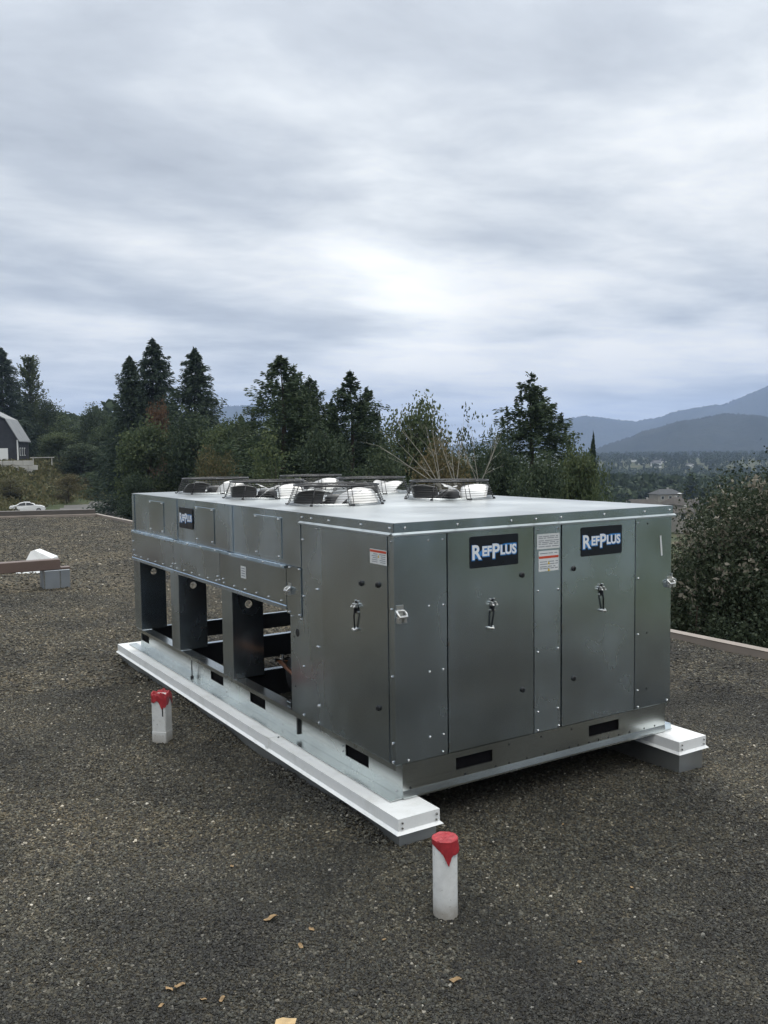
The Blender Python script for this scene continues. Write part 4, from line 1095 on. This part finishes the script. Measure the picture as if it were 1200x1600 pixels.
def trunk_mb(rng, h, r, limbs=None, lean=.02):
    mb = MB(); n = 7
    pts = [np.array([lean*h*math.sin(k*.9)*.3*k/n, lean*h*math.cos(k*1.3)*.3*k/n, h*k/n-.3*(k == 0)]) for k in range(n+1)]
    mb.tube(pts, [max(.012*r, r*(1-k/n)**.8) for k in range(n+1)], 7)
    for c in (limbs or []):
        k = min(n-1, max(1, int(c[2]/h*n*.6))); p0 = pts[k]
        mid = (p0+c)/2 + np.array([0, 0, -.06*np.linalg.norm(c-p0)])
        mb.tube([p0, mid, c], [r*.32*(1-k/n)+.01, r*.2*(1-k/n)+.008, .008], 5, False)
    return mb
LIB = {}
def lib_conifer(key, seed, mat, h=10.0, r=2.0, **kw):
    V, q = conifer_crown(seed, h, r, **kw)
    LIB[key] = (fast_mesh('crown', V, q, mat), trunk_mb(np.random.default_rng(seed), h*.97, h*.016).mesh('trunk', 'trunk', True), h)
def lib_leafy(key, seed, mat, h=10.0, r=3.2, bark='trunk', nl=26, **kw):
    V, q, C_ = leafy_crown(seed, h, r, **kw)
    LIB[key] = (fast_mesh('crown', V, q, mat), trunk_mb(np.random.default_rng(seed), h*.8, h*.018, C_[:nl]).mesh('trunk', bark, True), h)
for k in range(3): lib_conifer('fir%d' % k, 20+k, 'fir', 10, 2.1, droop=.35, nb=900, per=60, ln=.21, wd=.060, gap=.25, ragged=.28, power=.68)
for k in range(4): lib_conifer('cedar%d' % k, 30+k, 'cedar', 10, 2.9, droop=.12, nb=520, per=105, ln=.16, wd=.055, gap=.68, ragged=.45, power=.86, z0=.02, leaders=14)
for k in range(3): lib_leafy('leafy%d' % k, 40+k, 'leafy', 10, 3.6, nclump=330, per=34, size=.27, base=.05)
for k in range(3): lib_leafy('dark%d' % k, 50+k, 'leafy_dark', 10, 3.6, nclump=330, per=34, size=.27, base=.05)
for k in range(2): lib_leafy('dry%d' % k, 60+k, 'leafy_dry', 10, 3.6, nclump=260, per=30, size=.24, base=.05)
lib_leafy('red', 65, 'leafy_red', 10, 3.4, nclump=200, per=30, size=.26, base=.2)
lib_leafy('thin', 66, 'leafy_dark', 10, 2.6, nclump=110, per=22, size=.24, base=.35, spread=.2)
lib_conifer('poplar', 70, 'poplar', 10, 1.15, droop=-.6, nb=460, per=24, ln=.20, wd=.12, gap=.1, ragged=.25, power=.22, z0=.05)
def tree(key, name, px, ytop, halfw, dist, label, group=None, rz=None, cat='tree'):
    c = at(px, 700, dist); gz_ = float(ground_z(c[0], c[1])); top = at(px, ytop, dist)[2]
    crown, trunk, h0 = LIB[key]
    H_ = top-gz_; wx = halfw/FPX*dist*{'f': 1.5, 'c': 2.35}.get(key[0], 1.12)
    base_r = {'f': 2.1, 'c': 2.9, 'l': 3.6, 'd': 3.6, 'r': 3.4, 't': 2.6, 'p': 1.15}[key[0]]
    e = empty(name, (c[0], c[1], gz_), random.uniform(0, 6.28) if rz is None else rz, label, cat, group)
    for nm, me_ in (('trunk', trunk), ('crown', crown)):
        o = link(nm, me_, e); o.scale = (wx/base_r, wx/base_r, H_/h0)
    return e
G1 = 'trees beyond the roof'
T_ = tree
# far left
T_('fir0', 'fir_tree', 8, 545, 34, 205, 'tall dark fir standing behind the black barn', G1)
T_('poplar', 'poplar_tree', 50, 561, 17, 212, 'slim pale green poplar rising beside the fir behind the barn', G1)
T_('dark0', 'broadleaf_tree', 76, 622, 24, 205, 'small dark rounded tree beside the poplar', G1)
T_('leafy0', 'broadleaf_tree', 112, 648, 38, 195, 'broad green tree on the bank between the poplar and the three firs', G1)
T_('dark1', 'broadleaf_tree', 150, 632, 30, 190, 'dark green tree with a peaked crown at the top of the bank', G1)
T_('leafy1', 'broadleaf_tree', 180, 655, 35, 180, 'green tree on the bank at the foot of the shortest fir', G1)
T_('leafy2', 'shrub', 92, 676, 34, 178, 'wide green shrub on the grassy bank behind the garden table', G1, cat='shrub')
T_('dark2', 'shrub', 130, 694, 42, 168, 'big dark green shrub sprawling over the lower bank', G1, cat='shrub')
T_('leafy0', 'shrub', 172, 700, 38, 172, 'green shrub beside the lot under the tall firs', G1, cat='shrub')
T_('dark0', 'shrub', 208, 738, 32, 84, 'low dark shrub at the end of the lot beside the unit', G1, cat='shrub')
for i_, (px, yt, hw_, dd, kk, lb_) in enumerate([(14, 748, 26, 136, 'dry0', 'brown bramble patch on the bank below the retaining wall'), (104, 742, 26, 146, 'dry1', 'yellow-brown bramble patch on the bank beside the lot'), (150, 735, 24, 156, 'leafy1', 'fresh green low shrub where the bank meets the lot')]):
    T_(kk, 'shrub', px, yt, hw_, dd, lb_, 'brambles on the bank', cat='shrub')
# three firs and the growth at their feet
T_('fir1', 'fir_tree', 207, 558, 36, 118, 'shortest of the three dark firs standing together', G1)
T_('fir2', 'fir_tree', 243, 531, 44, 120, 'tallest of the three dark firs standing together', G1)
T_('fir0', 'fir_tree', 308, 546, 46, 112, 'broadest of the three dark firs standing together', G1)
T_('red', 'broadleaf_tree', 248, 626, 22, 100, 'rust red autumn tree in front of the three firs', G1)
T_('leafy1', 'broadleaf_tree', 230, 655, 52, 88, 'large green bushy tree below the rust red crown', G1)
T_('dark1', 'broadleaf_tree', 300, 640, 58, 86, 'large dark green bushy tree below the broadest fir', G1)
T_('leafy2', 'broadleaf_tree', 350, 662, 42, 80, 'green tree filling the gap between the firs and the cedars', G1)
T_('dry0', 'broadleaf_tree', 335, 705, 36, 55, 'yellowing thin-leaved tree behind the row of fans', G1)
T_('dark2', 'broadleaf_tree', 385, 660, 34, 72, 'small dark tree at the foot of the ragged cedar facing the firs', G1)
# middle cedars
T_('cedar0', 'cedar_tree', 442, 556, 62, 64, 'tall ragged cedar with spiky leaning tops above the fans', G1)
T_('cedar1', 'cedar_tree', 486, 590, 42, 66, 'narrower cedar pressed against the tall ragged cedar', G1)
T_('cedar2', 'cedar_tree', 549, 582, 58, 62, 'broad open cedar beside the round-topped green tree', G1)
T_('dark0', 'broadleaf_tree', 500, 665, 55, 56, 'dark undergrowth tree between the two big cedars', G1)
T_('leafy0', 'broadleaf_tree', 430, 672, 52, 54, 'green undergrowth tree below the tall ragged cedar', G1)
T_('leafy2', 'broadleaf_tree', 656, 630, 58, 60, 'round-topped green tree behind the bare pale stems', G1)
T_('thin', 'broadleaf_tree', 742, 648, 40, 52, 'sparse thin-leaved tree between the round-topped tree and the lone cedar', G1)
T_('cedar3', 'cedar_tree', 830, 585, 66, 60, 'lone open cedar with sky showing through near the mountains', G1)
T_('dark1', 'broadleaf_tree', 600, 690, 50, 50, 'dark bushy tree filling in behind the rear fans', G1)
T_('dry1', 'broadleaf_tree', 700, 694, 58, 44, 'brownish autumn bush around the bare pale stems', G1)
T_('dark2', 'broadleaf_tree', 790, 690, 50, 46, 'dark bushy tree below the lone open cedar', G1)
T_('leafy1', 'broadleaf_tree', 905, 690, 48, 50, 'green bushy tree between the lone open cedar and the valley', G1)
T_('dark0', 'broadleaf_tree', 850, 705, 56, 42, 'low dark green bush beneath the lone cedar on its valley side', G1)
T_('fir1', 'fir_tree', 927, 677, 12, 58, 'small pointed conifer tip poking out above the green bushy tree', G1)
T_('leafy0', 'broadleaf_tree', 940, 730, 34, 46, 'low green bush where the tree row ends before the valley', G1)
T_('cedar3', 'cedar_tree', 462, 572, 40, 69, 'cedar top showing between the tall ragged cedar and its narrower neighbour', G1)
T_('cedar0', 'cedar_tree', 575, 606, 36, 66, 'shorter cedar leaning against the broad open cedar', G1)
T_('cedar1', 'cedar_tree', 378, 650, 36, 76, 'low cedar between the firs and the tall ragged cedar', G1)
# the belt of trees on the open side of the building, mirrored in the steel
for i_, (x_, y_, top_, rr_, kk_, lb_) in enumerate([(-21, 24, 8, 3.2, 'fir0', 'dark fir at the lot end of the tree belt'), (-23, 15, 6, 3.4, 'fir2', 'short fir in the belt beside two taller firs'), (-21, 7, 9, 3.4, 'fir1', 'tall fir at the middle of the belt'), (-24, 0, 7, 3.4, 'fir0', 'fir in the belt opposite the unit'), (-21, -8, 8, 3.3, 'fir2', 'fir near the corner of the belt'), (-17, -19, 6, 3.2, 'fir1', 'short fir at the corner of the belt'), (-8, -22, 8, 3.4, 'fir0', 'fir behind the short side of the building'), (1, -23, 5, 3.2, 'fir2', 'shortest fir behind the short side of the building'), (10, -20, 7, 3.4, 'fir1', 'last fir of the belt behind the building')]):
    g_ = float(ground_z(x_, y_)); e = empty('tree', (x_, y_, g_), i_*1.3, lb_, 'tree', 'belt of trees around the building')
    cr_, tr_, h0 = LIB[kk_]; br_ = 2.1 if kk_[0] == 'f' else 3.6
    for nm, me_ in (('trunk', tr_), ('crown', cr_)):
        o = link(nm, me_, e); o.scale = (rr_/br_*1.3, rr_/br_*1.3, (top_-g_)/h0)
# bare pale stems
def bare(px, dist, ytop, seed, label, lean):
    rng = np.random.default_rng(seed); c = at(px, 700, dist); gz_ = float(ground_z(c[0], c[1])); H_ = at(px, ytop, dist)[2]-gz_
    e = empty('bare_tree', (c[0], c[1], gz_), 0, label, 'tree', G1)
    st = MB(); tw = MB()
    right = np.array([math.cos(YAW), -math.sin(YAW), 0])
    def grow(p, d, L_, r, lvl):
        n = 4; pts = [p]; 
        for k in range(n):
            d = d + rng.normal(0, .06, 3); d /= np.linalg.norm(d); pts.append(pts[-1]+d*L_/n)
        (st if lvl < 2 else tw).tube(pts, [r*(1-.75*k/n) for k in range(n+1)], 5, False)
        if lvl < 3:
            for k in range(4 if lvl else 5):
                i = rng.integers(1, n+1); dd = d*.7 + rng.normal(0, .38, 3); dd[2] = abs(dd[2]); dd /= np.linalg.norm(dd)
                grow(pts[i], dd, L_*rng.uniform(.22, .38), r*.5*(1-.5*i/n), lvl+1)
    fork = np.array([0, 0, at(px, 762, dist)[2]-gz_])
    st.tube([(0, 0, -.2), fork*.5, fork], [.12, .09, .05], 7, False)
    for s_ in lean:
        d = np.array([0, 0, 1.0]) + right*s_; d /= np.linalg.norm(d)
        grow(fork.copy(), d, (H_-fork[2])*math.sqrt(1+s_*s_)*rng.uniform(.85, 1.1)*(1-.25*abs(s_)), .024, 0)
    obj('stem', st, 'pale_bark', e, smooth=True); obj('twig', tw, 'pale_bark', e, smooth=True)
bare(688, 38, 652, 1, 'bare pale-barked tree with several stems fanning out over the fans', (-1.3, -.85, -.55, -.30, -.08))
bare(712, 39, 662, 2, 'bare pale forked tree standing upright behind the rear fan', (-.30, -.10, .08))
bare(748, 41, 668, 3, 'bare thin-twigged tree beside the sparse leafy tree', (.02, .30, -.25, .45))

# big thicket on the right, close to the roof edge
def thicket(px, ytop, dist, rw, seed, label, nclump, seeds=True, mat='grey_leaf'):
    c = at(px, 700, dist); gz_ = float(ground_z(c[0], c[1])); top = at(px, ytop, dist)[2]; H_ = top-gz_
    V, q, C_ = leafy_crown(seed, H_, rw, nclump, 120, .045, base=.25, spread=.13)
    rng = np.random.default_rng(seed+5)
    e = empty('bush', (c[0], c[1], gz_), 0, label, 'bush', 'bushes along the roof edge')
    link('foliage', fast_mesh('foliage', V, q, mat), e)
    obj('stem', trunk_mb(rng, H_*.75, .07, C_[:40]), 'trunk', e, smooth=True)
    if seeds:
        pk = [cc for cc in C_ if cc[2] > H_*.62]; pk = pk[:190]
        P_ = np.concatenate([cc + np.array([0, 0, .1]) + rng.normal(size=(24, 3))*np.array([.055, .055, .10]) for cc in pk]) 
        V2, q2 = cards(rng, P_, rng.normal(size=P_.shape)+np.array([0, 0, .6]), .085, .045)
        link('seed_heads', fast_mesh('seed_heads', V2, q2, 'seed'), e)
thicket(1205, 726, 13.5, 2.2, 101, 'tall dense bush with pale seed heads growing up past the roof edge', 1150)
thicket(1240, 732, 12.0, 1.9, 102, 'dense bush with pale seed heads farther along the roof edge from the unit', 900)
thicket(1135, 835, 12.0, 1.4, 103, 'lower bush with pale tips right behind the corner of the unit', 620)
thicket(1200, 880, 10.2, 1.2, 104, 'low dark bush without flowers leaning on the tan roof edge', 420, False)
thicket(1080, 880, 11.0, 1.2, 105, 'low dark leafy bush between the unit and the tan roof edge', 420, False)
thicket(1010, 860, 16.0, 1.8, 106, 'mid green bush hidden mostly behind the unit below the valley houses', 500, False)

# ------------------------------------------------------------------ valley: far woods, houses, town
rngw = np.random.default_rng(77)
P_ = []; S_ = []
def wood(n, px0, px1, d0, d1, hmin, hmax):
    for _ in range(n):
        px = rngw.uniform(px0, px1); d = math.exp(rngw.uniform(math.log(d0), math.log(d1))); c = at(px, 700, d); gz_ = float(ground_z(c[0], c[1]))
        h = rngw.uniform(hmin, hmax); k = 90
        v = rngw.normal(size=(k, 3)); v /= np.linalg.norm(v, axis=1, keepdims=True); v *= rngw.uniform(.5, 1.0, (k, 1))
        con = rngw.uniform() < .25
        zz = (v[:, 2]*.5+.5)
        rad = h*(.20*(1-zz)+.02 if con else .40)
        P_.append(np.stack([c[0]+v[:, 0]*rad, c[1]+v[:, 1]*rad, gz_+h*(.08+.92*zz)], -1)); S_.append(np.full(k, h*.22))
wood(650, 930, 1330, 410, 800, 9, 16)
wood(1000, 880, 1330, 750, 1250, 7, 11)
wood(120, 960, 1150, 1300, 1750, 6, 10)
wood(700, 880, 1330, 1300, 2700, 8, 13)
wood(30, 1100, 1330, 260, 400, 7, 13)
wood(16, 940, 985, 260, 400, 7, 12)
wood(160, 150, 880, 240, 900, 9, 16)
wood(90, -120, 180, 260, 600, 10, 17)
P_ = np.concatenate(P_); S_ = np.concatenate(S_)
V, q = cards(rngw, P_, rngw.normal(size=P_.shape), 1.0, .8)
ctr = np.repeat(P_, 4, 0); V = ctr + (V-ctr)*np.repeat(S_, 4)[:, None]
tag(link('far_wood', fast_mesh('far_wood', V, q, 'leafy_dark')), 'dark green woods covering the valley floor', 'woods', kind='stuff')
def house(px, py, dist, wx, wy, hw, hr, rz, label, roofm, group='houses below in the valley', dish=False):
    c = at(px, py, dist); z0 = c[2]-hw-hr
    e = empty('house', (c[0], c[1], z0), rz, label, 'house', group)
    obj('wall', MB().box(-wx/2, wx/2, -wy/2, wy/2, -3, hw), 'stucco', e)
    o_ = .5; rl_ = wx/2-wy/2*.75
    V = [(-wx/2-o_, -wy/2-o_, hw), (wx/2+o_, -wy/2-o_, hw), (wx/2+o_, wy/2+o_, hw), (-wx/2-o_, wy/2+o_, hw), (-rl_, 0, hw+hr), (rl_, 0, hw+hr)]
    rf = obj('roof', MB().add(V, [(0, 1, 5, 4), (1, 2, 5), (2, 3, 4, 5), (3, 0, 4), (3, 2, 1, 0)]), roofm, e)
    sub('chimney', MB().box(rl_*.4, rl_*.4+.7, .5, 1.2, hw+hr*.4, hw+hr+.5), 'concrete', rf)
    for xx in (-wx*.32, 0, wx*.3):
        wn = obj('window', MB().box(xx-.7, xx+.7, -wy/2-.08, -wy/2-.01, hw-2.0, hw-.7), 'trim_white', e)
        sub('pane', MB().box(xx-.58, xx+.58, -wy/2-.11, -wy/2-.085, hw-1.9, hw-.8), 'pane', wn)
    if dish:
        sub('dish', MB().lathe([(.001, .25), (.6, .12), (.9, 0), (.6, .05), (.001, .1)], 14, (wx*.33, -wy/2-.9, hw+.2)), 'trim_white', rf)
hz = -YAW
house(1040, 764, 385, 11, 7, 3.6, 2.0, hz+.25, 'two-storey valley house with grey roof and a white dish, highest of the cluster', 'roof_slate', dish=True)
house(1003, 780, 325, 13, 7, 2.6, 1.7, hz-.2, 'long brown-roofed valley house nearest the steel unit', 'roof_shingle')
house(1056, 777, 335, 9, 8, 3.0, 2.2, hz+.5, 'small brown-roofed valley house between the two wider ones', 'roof_shingle')
house(1085, 780, 320, 9, 7, 2.6, 2.0, hz+.1, 'brown-roofed valley house beside the tall bush', 'roof_shingle')
house(1068, 793, 270, 9, 7, 2.8, 1.2, hz+.3, 'low tan-roofed shed in front of the valley houses', 'roof_shingle')
TOWN = MB().box(-7, 7, -5, 5, -4, 5).mesh('wall', 'town_wall')
TR = MB().add([(-7.6, -5.6, 5), (7.6, -5.6, 5), (7.6, 5.6, 5), (-7.6, 5.6, 5), (-7.6, 0, 8), (7.6, 0, 8)], [(0, 1, 5, 4), (1, 2, 5), (2, 3, 4, 5), (3, 0, 4)]).mesh('roof', 'roof_slate')
for i in range(16):
    px = 985 + rngw.uniform(0, 125); d = rngw.uniform(1250, 1650); c = at(px, 700, d); z0 = float(ground_z(c[0], c[1]))
    e = empty('house', (c[0], c[1], z0), rngw.uniform(0, 3), 'tiny white house among the trees of the far town', 'house', 'houses of the far town')
    s_ = rngw.uniform(.45, .95); e.scale = (s_*1.1, s_, s_*.8)
    link('wall', TOWN, e); link('roof', TR, e)

# ------------------------------------------------------------------ barn, retaining wall, bench, car on the left
D = 166
c = at(-20, 722, D); bz = c[2]
e = empty('barn', (c[0], c[1], bz), -math.radians(9)-.22, 'black gambrel barn with pale metal roof and white trim on the bank', 'barn')
bw, bl, hw = 5.0, 9.0, 3.7
gp = [(-bw, 0), (bw, 0), (bw, hw), (bw*.62, hw+3.4), (0, hw+5.0), (-bw*.62, hw+3.4), (-bw, hw)]
obj('wall', MB().prism([(-bw, -2), (bw, -2)] + gp[2:], 'y', 0, bl), 'barn_wall', e)
ro = MB()
rp_ = [(bw+.35, hw-.35), (bw*.64, hw+3.52), (0, hw+5.2), (-bw*.64, hw+3.52), (-bw-.35, hw-.35)]
for (a, b_) in zip(rp_[:-1], rp_[1:]):
    ro.add([(a[0], -.4, a[1]), (b_[0], -.4, b_[1]), (b_[0], bl+.4, b_[1]), (a[0], bl+.4, a[1]), (a[0], -.4, a[1]+.16), (b_[0], -.4, b_[1]+.16), (b_[0], bl+.4, b_[1]+.16), (a[0], bl+.4, a[1]+.16)],
           [(3, 2, 1, 0), (4, 5, 6, 7), (0, 1, 5, 4), (1, 2, 6, 5), (2, 3, 7, 6), (3, 0, 4, 7)])
obj('roof', ro, 'barn_roof', e)
obj('corner_trim', MB().box(bw-.14, bw+.06, -.06, .14, -1, hw), 'trim_white', e)
obj('door', MB().box(.6, 3.4, -.12, -.02, 0, 2.3), 'trim_white', e)
for yy in (1.6, 3.4, 5.2):
    wn = obj('window', MB().box(bw+.01, bw+.10, yy-.35, yy+.35, 1.0, 2.4), 'trim_white', e)
    sub('pane', MB().box(bw+.105, bw+.13, yy-.2, yy+.2, 1.15, 2.25), 'pane', wn)
c2 = at(5, 735, 156)
e = empty('retaining_wall', (c2[0], c2[1], c2[2]-.8), -math.radians(9), 'pale concrete block retaining wall below the black barn', 'wall')
for row in range(3):
    for k in range(7):
        x = -6+k*1.5+(row % 2)*.75
        obj('block', MB().box(x, x+1.46, 0, .8, row*.78, row*.78+.75, .03), 'concrete', e)
c3 = at(66, 715, 160); g3 = float(ground_z(c3[0], c3[1]))
e = empty('garden_table', (c3[0], c3[1], max(g3, c3[2]-.9)-.1), -.2, 'grey garden table standing on the grass beside the barn', 'table')
obj('table_top', MB().box(-1.9, 1.9, -.4, .4, .95, 1.08), 'concrete', e)
for xx in (-1.5, 1.4): obj('leg', MB().box(xx, xx+.16, -.3, .3, -.3, .95), 'concrete', e)
# white saloon car
cc = at(43, 794, 127)
car = empty('parked_car', (cc[0], cc[1], -5.965), -.20, 'white four-door car parked in the lot behind the far roof edge', 'car')
prof = [(-2.25, .42), (-2.22, .80), (-2.12, .93), (-1.45, 1.00), (-.95, 1.30), (-.35, 1.43), (.30, 1.40), (.85, 1.16), (1.10, .98), (1.75, .90), (2.15, .74), (2.25, .55), (2.22, .34), (1.75, .28), (-1.8, .28)]
def car_body():
    V = []; F = []; ws = [(-.86, .88), (-.80, 1.0), (0, 1.0), (.80, 1.0), (.86, .88)]
    ys = [-.90, -.78, 0, .78, .90]
    n = len(prof)
    for j, yv in enumerate(ys):
        for (x, z) in prof:
            k = abs(yv)/.9
            tum = .17*max(0, (z-.95)/.5)            # tumblehome of the cabin
            zz = z if k < .95 else min(z, .93)*.985 if z <= .95 else z-.02
            yy = math.copysign(max(0, abs(yv)-tum), yv) if yv else 0
            xx = x*(1-.035*k**3)
            V.append((xx, yy, zz))
    for j in range(len(ys)-1):
        for i in range(n): F.append((j*n+i, j*n+(i+1) % n, (j+1)*n+(i+1) % n, (j+1)*n+i))
    F.append(tuple(range(n))[::-1]); F.append(tuple(range(4*n, 5*n)))
    return MB().add(V, F)
obj('body', car_body(), 'carpaint', car)
for s_ in (-1, 1):
    for poly in ([(-1.22, 1.02), (-.88, 1.27), (-.38, 1.37), (-.22, 1.37), (-.22, 1.01)], [(-.14, 1.01), (-.14, 1.37), (.28, 1.34), (.72, 1.15), (.86, 1.00)]):
        mbw = MB(); pts = [(x, s_*(.905-.17*max(0, (z-.95)/.5)), z) for x, z in poly]; pts2 = [(x, yv-s_*.04, z) for x, yv, z in pts]
        n = len(pts); mbw.add(pts+pts2, [tuple(range(n)), tuple(range(n, 2*n))[::-1]] + [(i, (i+1) % n, (i+1) % n+n, i+n) for i in range(n)])
        obj('side_window', mbw, 'glass', car)
    for xw in (-1.40, 1.38):
        wh = obj('wheel', MB().tube([(xw, s_*.70, .31), (xw, s_*.915, .31)], .31, 18), 'tyre', car, smooth=False)
        sub('rim', MB().tube([(xw, s_*.90, .31), (xw, s_*.925, .31)], .20, 14), 'rim', wh)
    obj('headlight', MB().box(2.02, 2.215, s_*.62-.14, s_*.62+.14, .62, .72), 'glass', car)
obj('windscreen', MB().add([(.345, -.62, 1.405), (.345, .62, 1.405), (1.07, .74, 1.015), (1.07, -.74, 1.015), (.345, -.62, 1.38), (.345, .62, 1.38), (1.07, .74, .98), (1.07, -.74, .98)], [(0, 1, 2, 3), (7, 6, 5, 4), (0, 3, 7, 4), (1, 5, 6, 2), (0, 4, 5, 1), (3, 2, 6, 7)]), 'glass', car)

# rough grass on the bank: uncountable
rngg = np.random.default_rng(5); P_ = []
for _ in range(9000):
    px = rngg.uniform(-60, 230); d = rngg.uniform(117, 215); c = at(px, 700, d); z_ = float(ground_z(c[0], c[1]))
    if z_ > -5.9: P_.append((c[0], c[1], z_+.2))
P_ = np.array(P_); P_ = np.repeat(P_, 5, 0) + rngg.normal(size=(len(P_)*5, 3))*np.array([.7, .7, .12])
V, q = cards(rngg, P_, rngg.normal(size=P_.shape)*.5+np.array([0, 0, .7]), .8, .35)
tag(link('grass', fast_mesh('grass', V, q, 'grass')), 'rough yellow-green grass covering the bank above the lot', 'grass', kind='stuff')

# ------------------------------------------------------------------ air
mb = MB().box(-9500, 9600, -9600, 9700, -48, 580)
hz_ = obj('haze', mb, None); tag(hz_, kind='stuff')
hm_ = bpy.data.materials.new('haze_air'); hm_.use_nodes = True; t = hm_.node_tree; t.nodes.clear()
pv = N(t, 'ShaderNodeVolumePrincipled'); pv.inputs['Color'].default_value = (0.52, 0.68, 1.0, 1); pv.inputs['Density'].default_value = 0.000145; pv.inputs['Anisotropy'].default_value = 0.0
mo_ = N(t, 'ShaderNodeOutputMaterial'); t.links.new(pv.outputs[0], mo_.inputs['Volume'])
hz_.data.materials.append(hm_)
